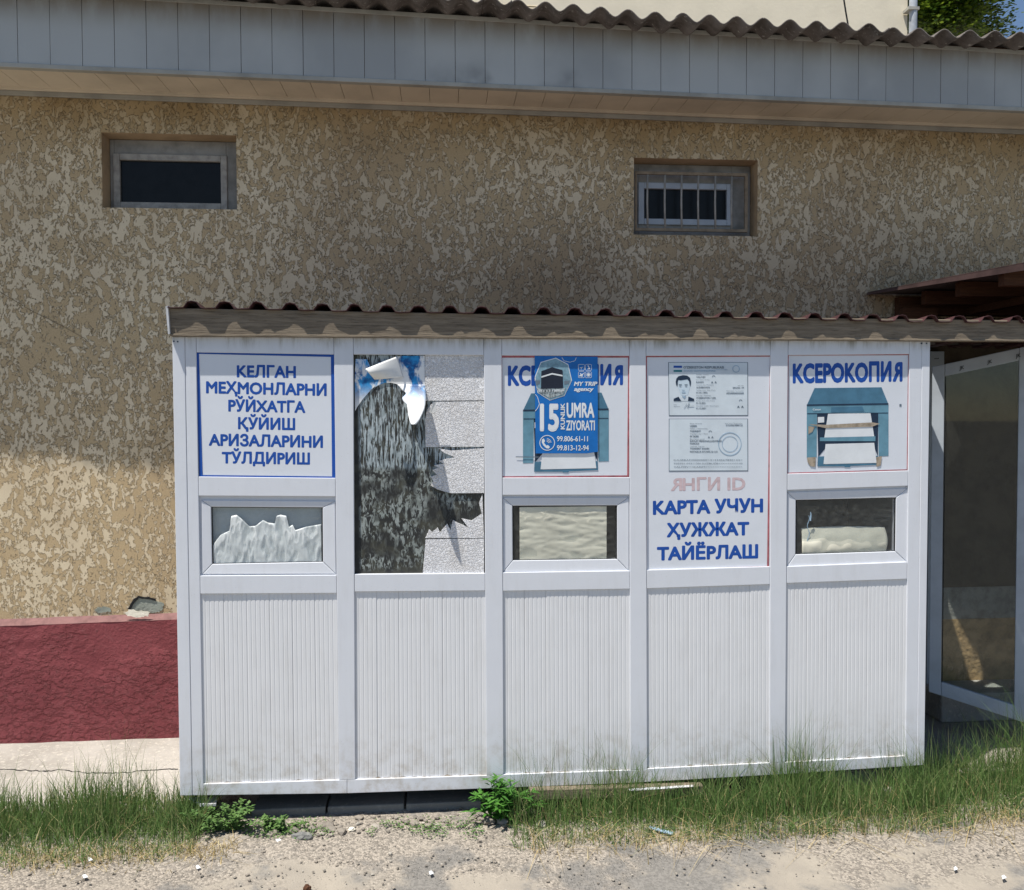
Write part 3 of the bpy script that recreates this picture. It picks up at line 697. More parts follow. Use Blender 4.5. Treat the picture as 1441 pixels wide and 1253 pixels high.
# dirt line and bead under the boards
# hatches
hatch = [((283.5, 704), (471.5, 705.5), (472.5, 808), (284.5, 808.5), (297, 713.5), (454, 714.5), (454.5, 791), (298.5, 794)),
         ((707.5, 700.5), (885, 700), (885, 804), (708, 805.5), (721, 712), (868.5, 711.5), (868.5, 787), (721.5, 789)),
         ((1108, 693), (1277, 687.5), (1277, 792), (1107.5, 797.5), (1120, 704), (1261, 700.5), (1260, 776), (1119.5, 780.5))]
hob = []
for hi, hh in enumerate(hatch):
    y0 = .009; o4 = [U(*p, y0) for p in hh[:4]]; i4 = [U(*p, y0+.003) for p in hh[4:]]
    hb = bpy.data.objects.new('hatch', None); COL.objects.link(hb); hb.parent = K; hb.location = Vector((o4[0]+o4[2])/2)-K.location
    hob.append(hb)
    for k in range(4):                                      # four mitred profiles
        k2 = (k+1) % 4; d = (o4[k2]-o4[k]).normalized()*.0006
        pts = [o4[k]+d, o4[k2]-d, i4[k2]-d, i4[k]+d]
        obj('sash_profile', MB().prism(pts, (0, .035, 0)), M['pvc'], hb, bevel=.003)
    # inner black gasket
    gk = MB(); cc = (i4[0]+i4[2])/2
    for k in range(4):
        k2 = (k+1) % 4; s_ = .004
        a_, b_ = i4[k]+Vector((0, .003, 0)), i4[k2]+Vector((0, .003, 0))
        a2 = a_+(cc-a_).normalized()*s_*1.4; b2 = b_+(cc-b_).normalized()*s_*1.4
        a2.y = a_.y; b2.y = b_.y
        gk.prism([a_, b_, b2, a2], (0, .003, 0))
    obj('gasket', gk, M['black'], hb)
    g4 = [p+Vector((0, .0065, 0)) for p in i4]
    obj('pane', MB().prism(g4, (0, .003, 0)), M['glass'], hb)
    # fixed rebate round the sash
    bi = (0, 2, 4)[hi]; eL, eR = E_[bi][1], E_[bi+1][0]; tl, tr = srail[bi][2][1], srail[bi][3][1]; bl, br_ = mrail[bi][0][1], mrail[bi][1][1]
    oq = [U(ex(eL, tl), tl-1.5, .016), U(ex(eR, tr), tr-1.5, .016), U(ex(eR, br_), br_+1.5, .016), U(ex(eL, bl), bl+1.5, .016)]; cq = (oq[0]+oq[2])/2
    fr_ = MB()
    for k in range(4):
        k2 = (k+1) % 4; fr_.prism([oq[k], oq[k2], oq[k2].lerp(cq, .14), oq[k].lerp(cq, .14)], (0, .014, 0))
    obj('rebate', fr_, M['pvc'], hb)
q1, q2 = U(290, 798, .036), U(458, 706, .036)
obj('reflection_card', MB().box(q1.x, q2.x, .036, .039, q1.z, q2.z), simple('grey_reflection_card', rgb(176, 186, 192), .7, .08, 6), hob[0])  # card added behind the pane; its grey stands in for sky reflection
# papers behind the panes
def paper_grid(x0, x1, zb, ztop, y, amp, seed, nu=70, nv=22, mode='v'):
    mb = MB()
    def fn(u, v_):
        x = x0+(x1-x0)*u; z = zb+(ztop(u)-zb)*v_
        if mode == 'v': h = noise.fractal(Vector((x*26+seed, z*9, 0)), 1, 2, 4)
        else: h = noise.fractal(Vector((x*5+seed, z*24, 0)), 1, 2, 4)
        return (x, y+amp*abs(h)-amp*.3*v_, z)
    return mb.grid(fn, nu, nv)
prof = [(228, 1020), (240, 1000), (262, 972), (298, 955), (304, 898), (326, 893), (348, 912), (375, 940), (400, 938), (430, 915), (450, 926), (478, 930), (483, 900), (500, 895), (524, 900), (532, 945), (548, 935), (558, 958), (600, 945), (662, 935)]
pa = U(300, 790, .03); pb = U(453, 790, .03); pz0 = U(375, 793, .03).z
def top1(u):
    X = 228+(662-228)*u; return U(375, 410+ln(prof, X)/2.846, .03).z
o = obj('crumpled_paper', paper_grid(pa.x, pb.x, pz0, top1, .0195, .0075, 3, 140, 24), M['paper'], None, True)
o.modifiers.new('thick', 'SOLIDIFY').thickness = .0005
tag(o, 'crumpled white paper stuffed behind the leftmost hatch pane', 'paper')
pa = U(731, 785, .03); pb = U(853, 785, .03)
def top3(u): return U(790, 713, .03).z
o = obj('paper_blind', paper_grid(pa.x, pb.x, U(790, 787, .03).z, top3, .0195, .0055, 8, 80, 40, 'h'), M['cream_paper'], None, True)
tag(o, 'creased pale paper blind filling the middle hatch pane with dark gaps at both sides', 'paper')
A = U(1127, 743, .05); B = U(1244, 742, .05); Zb = U(1180, 779, .05).z
def fold(u, v_):
    x = A.x+(B.x-A.x)*u; top = A.z+(B.z-A.z)*u; h = top-Zb
    return (x-.012*math.sin(v_*3)*(1-u)+.004*math.sin(v_*4), .044-.022*math.sin(v_*math.pi*.8)-.01*v_*(1-u)+.004*noise.noise(Vector((x*18, v_*3, 0))), top-h*v_+.006*math.sin(u*3)*(1-v_))
mbp = MB().grid(fold, 40, 20)
o = obj('folded_paper', mbp, M['cream_paper'], None, True); o.modifiers.new('thick', 'SOLIDIFY').thickness = .0008
tag(o, 'rolled cream paper sheet lying behind the rightmost hatch pane', 'paper')
cr = MB(); pts = [U(1137.5+1.5*math.sin(i*.9), 777-i*3.0, .020) for i in range(18)]
cr.tube(pts, .0018, 4); q = U(1140, 727, .022); cr.tube([q+Vector((0, 0, -.02)), q+Vector((.004, 0, .008)), q+Vector((.002, 0, .02))], .005, 6, .002)
tag(obj('curtain_cord', cr, M['inklight'], None), 'thin pale knotted cord hanging inside the rightmost hatch pane', 'cord')
# carcass: sides, back, floor and a shelf, dark behind the glass
KR = 3.397
cs = MB(); cs.box(0.0, .03, FT+.002, .74, -.0, 1.98); obj('side_wall', cs, M['rib'], K)
cs = MB(); cs.box(KR-.035, KR-.002, FT+.002, .74, 0, 1.98); obj('side_wall', cs, M['shadepvc'], K)
cs = MB(); cs.box(.03, KR-.035, .71, .74, 0, 1.98); obj('back_wall', cs, M['dark_in'], K)
cs = MB(); cs.box(.03, KR-.035, FT+.002, .71, 0.0, .03); obj('floor', cs, M['dark_in'], K)
cs = MB(); cs.box(.03, KR-.035, FT+.002, .71, 1.95, 1.97); obj('ceiling_lining', cs, M['dark_in'], K)
# inner blanks close each bay behind boards and signs
for i in range(5):
    a_ = U(ex(E_[i][1], 835)-4, 835, .05).x; b_ = U(ex(E_[i+1][0], 835)+4, 835, .05).x
    z1_ = U(700, mrail[i][2][1], .05).z
    obj('lining_back', MB().box(a_, b_, .032, .04, .03, z1_), M['dark_in'], K)
# roof beam and sheet
bm_ = MB(); bt = [U(236.5, 431, -.020), U(1441, 452, -.020)]
zb = lambda x: 2.002-.0022*x
def beam_fn():
    xs = [-.012+i*.06 for i in range(82)]
    m_ = MB()
    for a_, b_ in zip(xs, xs[1:]): pass
    m_.prism([(-.012, -.020, 1.998), (1.6, -.021, 1.993), (3.3, -.021, 1.984), (4.9, -.022, 1.986), (4.9, -.022, 2.075), (3.3, -.020, 2.085), (1.6, -.019, 2.093), (-.012, -.020, 2.112)], (0, .045, 0)); return m_
obj('roof_beam', beam_fn(), M['beam'], K, bevel=.003)
obj('roof_beam', MB().prism([(-.006, -.026, 1.992), (2.0, -.025, 1.987), (4.9, -.026, 1.982), (4.9, -.026, 1.990), (2.0, -.025, 1.997), (-.006, -.026, 2.003)], (0, .03, 0)), M['beam'], K, bevel=.002)
e0 = U(233.5, 431, -.03); 
obj('end_trim', MB().prism([U(232.6, 431, -.035), U(236, 430.5, -.035), U(239, 470, -.035), U(236.6, 471, -.035)], (0, .75, 0)), M['pvc'], K)
obj('roof_beam', MB().box(.0, 3.60, .69, .735, 1.985, 2.07), M['darkwood'], K)
def roof_sheet(x0, x1, ya, yb, z0, name='roof_sheet', per=.137, seed=0, slope=-.06):
    prof = []; k = math.floor(x0/per)
    while True:
        b_ = k*per+.01
        for dx, h in ((0, 0), (.044, .002), (.062, .026), (.080, .030), (.098, .026), (.116, .002)):
            x = b_+dx
            if x0 <= x <= x1: prof.append((x, h))
        k += 1
        if k*per > x1: break
    m_ = MB(); rr = random.Random(seed); ny = 5
    zz = lambda x: z0-.012*x+.0035*fbm(x, 1, 2.2)
    for (xa, ha), (xb, hb_) in zip(prof, prof[1:]):
        for j in range(ny):
            y0_, y1_ = ya+(yb-ya)*j/ny, ya+(yb-ya)*(j+1)/ny; s0, s1 = (y0_-ya)*slope, (y1_-ya)*slope
            wob = .004*math.sin(xa*31)
            m_.quad((xa, y0_+(wob if j == 0 else 0), zz(xa)+ha+s0), (xb, y0_+(.004*math.sin(xb*31) if j == 0 else 0), zz(xb)+hb_+s0), (xb, y1_, zz(xb)+hb_+s1), (xa, y1_, zz(xa)+ha+s1))
    o = obj(name, m_, M['maroon'], K); o.modifiers.new('thick', 'SOLIDIFY').thickness = .0022
    return o
# two sheets; between them, behind y = .47, stays the slot that lets a blade of sun through
for k, (a_, b_) in enumerate(((-.012, 1.1), (1.06, 2.2), (2.16, 3.665))):
    roof_sheet(a_, b_, -.041, .76, 2.112+.0012*(k % 2), seed=k)
roof_sheet(3.64, 4.9, -.041, .47, 2.115, seed=4)
roof_sheet(3.735, 4.9, .471, .76, 2.085, seed=4)
obj('added_gap_sheet', MB().prism([(.1, .745, 2.045), (3.665, .735, 2.035), (3.69, .70, 2.03), (3.735, .655, 2.03), (4.9, .70, 2.03), (4.9, 1.045, 2.06), (.1, 1.045, 2.07)], (0, 0, .012)), M['greysheet'], K)  # unseen sheet added over the rear gap to bound the blade of sun
# footing under the kiosk
for (xa, xb) in ((.29, .62), (.625, .97), (.975, 1.32)):
    tag(obj('footing_block', MB().box(xa, xb-.004, .05, .22, -.2, -.100-.004*xa), M['block'], K, bevel=.006))
obj('footing_block', MB().box(2.9, 3.3, .05, .3, -.2, -.03), M['block'], K, bevel=.006)
obj('floor_bearer', MB().box(.02, 3.38, .09, .17, -.035, -.003), M['darkwood'], K)
obj('floor_bearer', MB().box(.02, 3.38, .55, .65, -.1, -.003), M['darkwood'], K)
obj('footing_block', MB().box(.03, 3.36, .66, .70, -.14, -.02), M['block'], K)

# ---- bay 2: foam tiles and stripped panel
Z5 = (480, 470, 3.4815)
flat('stripped_panel', [(54, 100), (703, 104), (703, 1172), (62, 1178)], Z5, .020, M['residue'], K, .008)
YT = .012
tiles = [[(412, 104), (701, 105), (701, 326), (412, 328)],
         [(414, 555), (412, 420), (420, 375), (440, 345), (468, 333), (700, 330), (700, 553)],
         [(476, 560), (540, 572), (700, 560), (700, 780), (535, 781), (470, 762), (438, 742), (452, 722), (438, 700), (468, 690), (448, 668), (474, 655), (455, 645), (500, 636), (478, 622), (520, 612), (555, 604), (500, 580)],
         [(692, 786), (700, 1001), (412, 1001), (432, 958), (446, 972), (474, 950), (484, 974), (520, 930), (536, 962), (548, 912), (570, 925), (622, 948), (590, 905), (640, 915), (690, 882), (676, 830)],
         [(414, 1007), (700, 1004), (700, 1171), (400, 1174)]]
for tp in tiles: flat('foam_tile', tp, Z5, YT, M['foam'], K, .007)
# torn poster with its curled flaps
tp = thing('torn_poster', 'torn white and blue poster curling off the stripped dark panel of the kiosk', 'poster', U(560, 560, .01))
Z4 = (490, 490, 7.205)
flat('scrap_and_lit_gap', [(75, 110), (190, 115), (230, 200), (270, 300), (275, 385), (235, 420), (150, 515), (90, 600), (70, 640), (66, 300)], Z4, .017, M['torn'], tp)
flat('scrap_and_lit_gap', [(300, 150), (480, 90), (560, 78), (776, 78), (778, 430), (600, 400), (470, 360), (430, 352), (370, 352), (300, 380), (276, 395), (270, 300)], Z4, .016, M['torn'], tp)
# hanging strip: attached along its top, swings out toward its tip
Lx = [(0, 500, 776), (.12, 540, 782), (.22, 590, 786), (.34, 545, 787), (.42, 560, 784), (.5, 597, 782), (.62, 602, 772), (.75, 608, 750), (.88, 620, 725), (1, 636, 690)]
def strip_fn(u, v_):
    Y = 370+v_*405
    for (va, la, ra), (vb, lb_, rb_) in zip(Lx, Lx[1:]):
        if v_ <= vb: f_ = (v_-va)/(vb-va); l_, r_ = la+(lb_-la)*f_, ra+(rb_-ra)*f_; break
    X = l_+(r_-l_)*u; pr = .125*v_**1.35+.012*math.sin(u*3.1)*v_
    return U(490+X/7.205, 490+Y/7.205, .014-pr)
s = MB().grid(strip_fn, 10, 30); o = obj('hanging_strip', s, M['torn'], tp, True); o.modifiers.new('thick', 'SOLIDIFY').thickness = .0004
# folded corner: bends forward from the top right, tip on the left
def corner_fn(u, v_):
    a_ = Vector((500+60*v_, 82+215*v_)); t_ = Vector((172+95*v_, 212+110*v_)) if v_ < 1 else Vector((267, 322))
    p_ = a_.lerp(t_, u); pr = .012+.085*math.sin(u*math.pi*.62)+.02*math.sin(v_*3.1)*u
    return U(490+p_.x/7.205, 490+p_.y/7.205, .014-pr*(1-.25*v_))
s = MB().grid(corner_fn, 24, 10); o = obj('folded_corner', s, M['tornwhite'], tp, True); o.modifiers.new('thick', 'SOLIDIFY').thickness = .0004
s = MB().prism([U(604, 580, -.02), U(610, 566, -.03), U(614, 565, -.03), U(614, 579, -.025), U(606, 582, -.02)], (0, .0005, 0)); obj('scrap_and_lit_gap', s, M['tornwhite'], tp)  # white piece painting the lit gap beside the strip's shadow

# ---- signs
YS = .010
def border(rect, zc, y, mat, parent, wt, wr, wb, wl_):
    (a_, b_, c_, d_) = outline(rect, zc, y); s_ = 1/zc[2]*.0032
    def sh(p, x, z): return p+Vector((x, 0, z))
    m_ = MB()
    m_.prism([a_, b_, sh(b_, 0, -wt), sh(a_, 0, -wt)], (0, .0005, 0))
    m_.prism([sh(a_, 0, -wt), sh(a_, wl_, -wt), sh(d_, wl_, wb), sh(d_, 0, wb)], (0, .0005, 0))
    m_.prism([sh(b_, -wr, -wt), sh(b_, 0, -wt), sh(c_, 0, wb), sh(c_, -wr, wb)], (0, .0005, 0))
    m_.prism([sh(d_, 0, wb), sh(c_, 0, wb), c_, d_], (0, .0005, 0))
    return obj('edge_strip', m_, mat, parent)
# sign 1
Z1 = (220, 410, 2.8464)
s1 = thing('sign', 'blue-edged white sign with six lines of blue Cyrillic lettering, left end of kiosk', 'sign', U(375, 590, YS))
r1 = [(157, 236), (712, 249), (717, 748), (172, 742)]
flat('sign_board', r1, Z1, YS, M['board'], s1, .005); border(r1, Z1, YS-.0014, M['blue'], s1, .016, .014, .006, .014)
def T1(body, x0, x1, yb0, yb1, cap, **k): lettering(body, (220+x0/2.8464, 410+yb0/2.8464), (220+x1/2.8464, 410+yb1/2.8464), cap/2.8464, YS-.0006, M['blue'], s1, .036, **k)
T1('КЕЛГАН', 322, 559, 343, 346, 47); T1('МЕҲМОНЛАРНИ', 199, 682, 407, 418, 47); T1('РЎЙХАТГА', 288, 597, 480, 486, 46)
T1('ҚЎЙИШ', 327, 556, 551, 555, 45); T1('АРИЗАЛАРИНИ', 210, 667, 617, 626, 46); T1('ТЎЛДИРИШ', 262, 615, 688, 693, 45)
# printer print shared by sign 3 and sign 5, in crop coordinates of sign 5
def printer(parent, zc, y, dx=0, dy=0, tape=True, k=1.0):
    def q(pts): return [((p[0]-357)*k+357+dx, (p[1]-460)+460+dy) for p in pts]
    F = lambda n, pts, mt, l=0: flat(n, q(pts), zc, y-.0008*l, mt, parent)
    F('printer_lid', [(196, 266), (524, 262), (556, 340), (160, 346)], M['pblue2'])
    F('printer_body', [(158, 352), (558, 346), (558, 598), (510, 600), (508, 390), (208, 392), (206, 606), (158, 608)], M['pblue'])
    F('printer_slot', [(208, 392), (508, 390), (506, 600), (490, 560), (250, 560), (214, 604)], M['pdark'])
    F('printer_seam', [(158, 346), (558, 340), (558, 347), (158, 353)], M['pdark'], 1)
    F('printer_seam', [(160, 389), (556, 386), (556, 389), (160, 392)], M['pdark'], 1)
    F('printer_panel', [(278, 360), (430, 356), (440, 380), (276, 384)], M['pblue2'], 1)
    F('printer_sheet', [(262, 392), (470, 388), (488, 502), (244, 508)], M['pwhite'], 1)
    F('printer_tray', [(222, 508), (494, 502), (494, 526), (222, 526)], M['pblue'], 1)
    F('printer_sheet', [(250, 540), (488, 534), (500, 632), (240, 638)], M['pwhite'], 2)
    F('printer_arm', [(212, 602), (250, 600), (248, 640), (500, 634), (494, 600), (506, 596), (508, 642), (372, 648), (370, 654), (345, 654), (342, 650), (210, 650)], M['pblue2'], 1)
    F('printer_window', [(212, 408), (243, 407), (243, 434), (212, 436)], M['pwhite'], 1)
    if tape:
        F('tape', [(165, 443), (250, 446), (478, 434), (516, 440), (478, 455), (250, 462)], M['tape'], 3)
        F('tape', [(160, 606), (202, 604), (200, 652), (176, 648), (162, 628)], M['tape'], 2)
        F('tape', [(498, 604), (526, 600), (520, 646), (500, 652)], M['tape'], 2)
        F('tape', [(166, 452), (196, 456), (186, 480), (166, 492)], M['tape'], 2)
        F('tape', [(612, 344), (622, 344), (622, 356), (612, 356)], M['inkgrey'], 0)
Z8 = (1090, 470, 3.4815); Z6 = (690, 470, 3.4815); Z7 = (890, 470, 3.4815)
s5 = thing('sign', 'copy-service sign with blue printer picture crossed by brown tape, right end of kiosk', 'sign', U(1193, 585, YS), 'copy signs with a blue printer picture')
r5 = [(65, 98), (662, 96), (655, 668), (60, 685)]
flat('sign_board', r5, Z8, YS, M['board'], s5, .005); border(r5, Z8, YS-.0014, M['red'], s5, .008, .007, .004, .004)
lettering('КСЕРОКОПИЯ', (1090+89/3.4815, 470+238/3.4815), (1090+627/3.4815, 470+229/3.4815), 92/3.4815, YS-.0006, M['blue'], s5, .046)
printer(s5, Z8, YS-.001)
lettering('Canon', (1090+187/3.48, 470+375/3.48), (1090+226/3.48, 470+374/3.48), 9/3.48, YS-.003, M['pwhite'], s5, .02)
s3 = thing('sign', 'copy-service sign half hidden under a blue pilgrimage poster, beside the torn panel', 'sign', U(796, 587, YS), 'copy signs with a blue printer picture')
r3 = [(53, 107), (683, 107), (678, 700), (55, 705)]
flat('sign_board', r3, Z6, YS, M['board'], s3, .005); border(r3, Z6, YS-.0014, M['red'], s3, .009, .007, .006, .004)
lettering('КСЕРОКОПИЯ', (690+86/3.4815, 470+250/3.4815), (690+650/3.4815, 470+246/3.4815), 94/3.4815, YS-.0006, M['blue'], s3, .046)
printer(s3, Z6, YS-.001, 12, 26, False, 1.05)
flat('scratch', [(125, 601), (240, 602), (240, 606), (125, 605)], Z6, YS-.004, M['inkgrey'], s3)
# poster over sign 3
pz = .001; s6 = thing('poster', 'blue poster for a 15 day pilgrimage trip pasted over the middle copy sign', 'poster', U(798, 570, pz))
YP = YS-.0065
flat('poster_sheet', [(217, 108), (526, 112), (527, 578), (470, 586), (222, 586)], Z6, YP, M['postblue'], s6)
Z9 = (720, 490, 6.594)
def F9(n, pts, mt, l=1): return flat(n, pts, Z9, YP-.0007*l, mt, s6)
oct_ = [(270, 130), (410, 90), (525, 150), (560, 300), (490, 445), (355, 488), (240, 415), (214, 270)]
F9('photo_edge', oct_, M['pwhite'], 1); cx_, cy_ = 385, 288
F9('photo_print', [((x-cx_)*.96+cx_, (y-cy_)*.96+cy_) for x, y in oct_], simple('photo_sky', rgb(128, 164, 182), .5, .2, 60), 2)
F9('photo_print', [(232, 372), (500, 372), (476, 430), (355, 468), (250, 408)], simple('photo_crowd', rgb(176, 188, 192), .5, .45, 120), 3)
F9('photo_print', [(276, 215), (375, 178), (472, 205), (478, 372), (272, 378)], simple('photo_black_cube', rgb(34, 40, 56), .5, .1), 4)
F9('photo_print', [(276, 262), (375, 232), (472, 250), (472, 264), (375, 246), (276, 276)], M['pwhite'], 5)
F9('photo_print', [(218, 300), (262, 300), (262, 330), (226, 345)], M['inkgrey'], 3); F9('photo_print', [(488, 305), (540, 300), (530, 330), (488, 340)], M['inkgrey'], 3)
rr = random.Random(4)
for i in range(26):
    x = 250+i*9.2; h = rr.uniform(6, 22); F9('photo_print', [(x, 388+rr.uniform(-6, 8)), (x+5, 384), (x+5, 384-h*.2+rr.uniform(8, 26)), (x, 400+rr.uniform(0, 16))], M['pwhite'] if rr.random() < .5 else M['pdark'], 6)
def hexline(pts, wd=4):
    m_ = MB()
    for (a_, b_) in zip(pts, pts[1:]):
        d = Vector((b_[0]-a_[0], b_[1]-a_[1])).normalized(); n_ = (-d.y*wd/2, d.x*wd/2)
        m_.prism(outline([(a_[0]+n_[0], a_[1]+n_[1]), (b_[0]+n_[0], b_[1]+n_[1]), (b_[0]-n_[0], b_[1]-n_[1]), (a_[0]-n_[0], a_[1]-n_[1])], Z9, YP-.001), (0, .0003, 0))
    obj('emblem_line', m_, M['pwhite'], s6)
hexline([(466, 88), (485, 118), (540, 132), (588, 118), (600, 88)]); hexline([(220, 430), (240, 455), (258, 520), (240, 560), (218, 586)], 5)
for (cx2, cy2) in ((647, 180), (713, 180), (647, 248), (713, 248)):
    hexline([(cx2-28, cy2-22), (cx2-22, cy2-28), (cx2+22, cy2-28), (cx2+28, cy2-22), (cx2+28, cy2+22), (cx2+22, cy2+28), (cx2-22, cy2+28), (cx2-28, cy2+22), (cx2-28, cy2-22)], 3)
F9('emblem', [(624, 258), (640, 248), (632, 234), (640, 234), (652, 244), (664, 234), (670, 236), (660, 250), (656, 268), (648, 270), (648, 256), (634, 266)], M['pwhite'])
F9('emblem', ringpts(713, 248, 14, 10), M['pwhite']); ring('emblem', 713, 248, 21, 3, Z9, YP-.0008, M['pwhite'], s6, 12)
F9('emblem', [(704, 162), (712, 160), (722, 178), (730, 196), (704, 198), (704, 192), (716, 190)], M['pwhite']); F9('emblem', [(632, 182), (662, 176), (662, 180), (648, 183), (648, 200), (645, 200), (645, 184), (632, 186)], M['pwhite'])
def T9(body, x0, x1, yb, cap, **k): return lettering(body, (720+x0/6.594, 490+yb/6.594), (720+x1/6.594, 490+yb/6.594), cap/6.594, YP-.0010, M['pwhite'], s6, **k)
T9('MY TRIP', 578, 790, 350, 38, bold=.04, shear=.18); T9('agency', 578, 756, 398, 36, bold=.04, shear=.18)
T9('15', 262, 440, 760, 246, bold=.04); T9('UMRA', 510, 768, 642, 136, bold=.035); T9('ZIYORATI', 506, 772, 762, 92, bold=.03)
lettering('KUNLIK', (720+492/6.594, 490+756/6.594), (720+492/6.594, 490+512/6.594), 38/6.594, YP-.0010, M['pwhite'], s6, .04, vert=True)
T9('99.806-61-11', 420, 708, 866, 50, bold=.02); T9('99.813-12-94', 420, 716, 950, 50, bold=.02)
ring('emblem', 330, 880, 72, 7, Z9, YP-.001, M['pwhite'], s6, 32)
F9('emblem', [(280, 850), (296, 838), (310, 862), (300, 880), (322, 906), (336, 900), (356, 918), (344, 934), (322, 930), (296, 906), (280, 876)], M['pwhite'])
for r_ in (24, 36, 48): ring('emblem', 322, 886, r_, 5, Z9, YP-.001, M['pwhite'], s6, 40, R(-82), .22)
# identity-card sign
s4 = thing('sign', 'tall white sign showing two identity card prints over large blue Cyrillic words', 'sign', U(996, 650, YS))
r4 = [(66, 104), (682, 101), (668, 1140), (64, 1160)]
flat('sign_board', r4, Z7, YS, M['board'], s4, .005); border(r4, Z7, YS-.0014, M['red'], s4, .010, .008, .002, .005)
def T7(body, x0, x1, y0, y1, cap, mt='blue', bold=.042, **k): return lettering(body, (890+x0/3.4815, 470+y0/3.4815), (890+x1/3.4815, 470+y1/3.4815), cap/3.4815, YS-.0006, M[mt], s4, bold, **k)
T7('КАРТА УЧУН', 100, 640, 884, 872, 66); T7('ҲУЖЖАТ', 168, 572, 994, 984, 64); T7('ТАЙЁРЛАШ', 120, 616, 1108, 1097, 64)
T7('ЯНГИ ID', 188, 553, 768, 764, 62, 'fadedred', .03)
Zi = (920, 490, 6.594)
def F7(n, pts, mt, l=1): return flat(n, pts, Zi, YS-.0010-.0006*l, M[mt], s4)
F7('card_print', [(134, 132), (874, 132), (876, 628), (140, 632)], 'inkgrey', 0); F7('card_print', [(140, 136), (868, 136), (870, 622), (146, 624)], 'sheetwhite', 1)
F7('card_print', [(140, 656), (874, 656), (876, 1142), (140, 1146)], 'inkgrey', 0); F7('card_print', [(146, 660), (868, 660), (870, 1136), (146, 1138)], 'sheetwhite', 1)
F7('flag_stripe', [(184, 164), (262, 164), (262, 184), (184, 184)], 'blue', 2); F7('flag_stripe', [(184, 204), (262, 204), (262, 222), (184, 222)], 'teal', 2)
def Ti(body, x0, x1, yb, cap, mt='inkgrey', bold=.0): return lettering(body, (920+x0/6.594, 490+yb/6.594), (920+x1/6.594, 490+yb/6.594), cap/6.594, YS-.0026, M[mt], s4, bold, name='fine_print')
Ti("O'ZBEKISTON RESPUBLIKASI", 276, 650, 190, 22, 'inkgrey', .03); Ti('SHAXS GUVOHNOMASI', 278, 572, 220, 18, 'inklight', .02); Ti('IDENTITY CARD', 580, 686, 206, 10, 'inklight')
ring('emblem', 764, 194, 34, 6, Zi, YS-.0026, M['inklight'], s4, 20)
# portrait print
F7('portrait_print', [(222, 300), (228, 372), (246, 420), (262, 446), (300, 450), (318, 430), (334, 372), (340, 300), (318, 276), (246, 276)], 'skin', 2)
F7('portrait_print', [(210, 350), (204, 316), (210, 284), (230, 262), (270, 252), (310, 256), (336, 276), (346, 310), (342, 348), (334, 350), (328, 308), (312, 290), (250, 300), (228, 296), (222, 318), (220, 350)], 'pdark', 3)
F7('portrait_print', [(184, 492), (186, 470), (230, 452), (256, 492)], 'pdark', 3); F7('portrait_print', [(318, 492), (322, 450), (374, 472), (376, 492)], 'pdark', 3)
F7('portrait_print', [(232, 458), (246, 440), (316, 440), (328, 456), (316, 492), (256, 492)], 'sheetwhite', 2); F7('portrait_print', [(262, 446), (300, 450), (284, 470)], 'inklight', 4)
for (x, y, w_) in ((232, 346, 28), (286, 346, 28)):
    F7('portrait_print', [(x, y-8), (x+w_, y-10), (x+w_, y-6), (x, y-3)], 'pdark', 4); F7('portrait_print', [(x+4, y+4), (x+w_-4, y+4), (x+w_-6, y+10), (x+6, y+10)], 'inkgrey', 4)
F7('portrait_print', [(262, 386), (286, 388), (284, 393), (264, 392)], 'inklight', 4); F7('portrait_print', [(258, 408), (296, 408), (292, 415), (262, 415)], 'inklight', 4)
lines = [('Familiyasi / Surname', 'VALIYEV', 247, 274), ('Ismi / Given name(s)', 'KARIM', 296, 322), ('Otasining ismi / Patronymic', 'ALISHEROVICH', 344, 371), ("Tug'ilgan sanasi / Date of birth", '01.01.1992', 393, 419), ('Fuqaroligi / Citizenship', "O'ZBEKISTON / UZB", 442, 468), ('Berilgan sanasi / Date of issue', '01.12.2021', 491, 516), ('Amal qilish muddati / Date of expiry', '01.12.2031', 539, 565)]
lens = [(508, 480), (516, 462), (556, 520), (572, 498), (530, 574), (564, 480), (604, 484)]
for (a_, b_, y1_, y2_), (xa, xb) in zip(lines, lens): Ti(a_, 394, xa, y1_+2, 9, 'inkgrey'); Ti(b_, 394, xb, y2_+1, 14, 'inkgrey', .02)
Ti('Jinsi / Sex', 778, 834, 352, 9); Ti('ERKAK / M', 734, 836, 375, 14, 'inkgrey', .02); Ti('Karta raqami / Card number', 676, 834, 402, 9); Ti('AD0000000000', 672, 836, 426, 14, 'inkgrey', .02)
hs = MB()
for (p, q) in (((280, 556), (306, 516)), ((306, 550), (330, 506)), ((330, 506), (318, 556)), ((318, 540), (372, 536))):
    A_, B_ = outline([p, q], Zi, YS-.003); hs.tube([A_, B_], .0005, 4)
obj('signature', hs, M['inkgrey'], s4)
Ti('Imzo', 186, 212, 528, 8); Ti('Signature', 186, 242, 545, 9)
lines = [('Place of birth', 'UZBEK', 336, 446, 402, 705, 730), ('Millati / Nationality', 'TOSHKENT', 336, 500, 436, 752, 778), ("Tug'ilgan joyi / Place", 'IIV 26283', 336, 504, 416, 800, 826), ('Berilgan joyi', 'DAVLAT PERSONALLASHTIRISH', 336, 470, 632, 849, 870), ('Yashash manzili', 'TOSHKENT SHAHRI', 336, 468, 514, 916, 940)]
for a_, b_, x, xa, xb, y1_, y2_ in lines: Ti(a_, x, xa, y1_, 9); Ti(b_, x, xb, y2_, 15, 'inkgrey', .02)
Ti('MARKAZI', 336, 420, 893, 14, 'inkgrey', .02); Ti("MUSTAQILLIK KO'CHASI, 26-12-31", 336, 592, 968, 14, 'inkgrey', .02); Ti('Shaxsiy raqami / Personal number', 660, 824, 702, 9); Ti('31234567890123', 668, 824, 723, 14, 'inkgrey', .02)
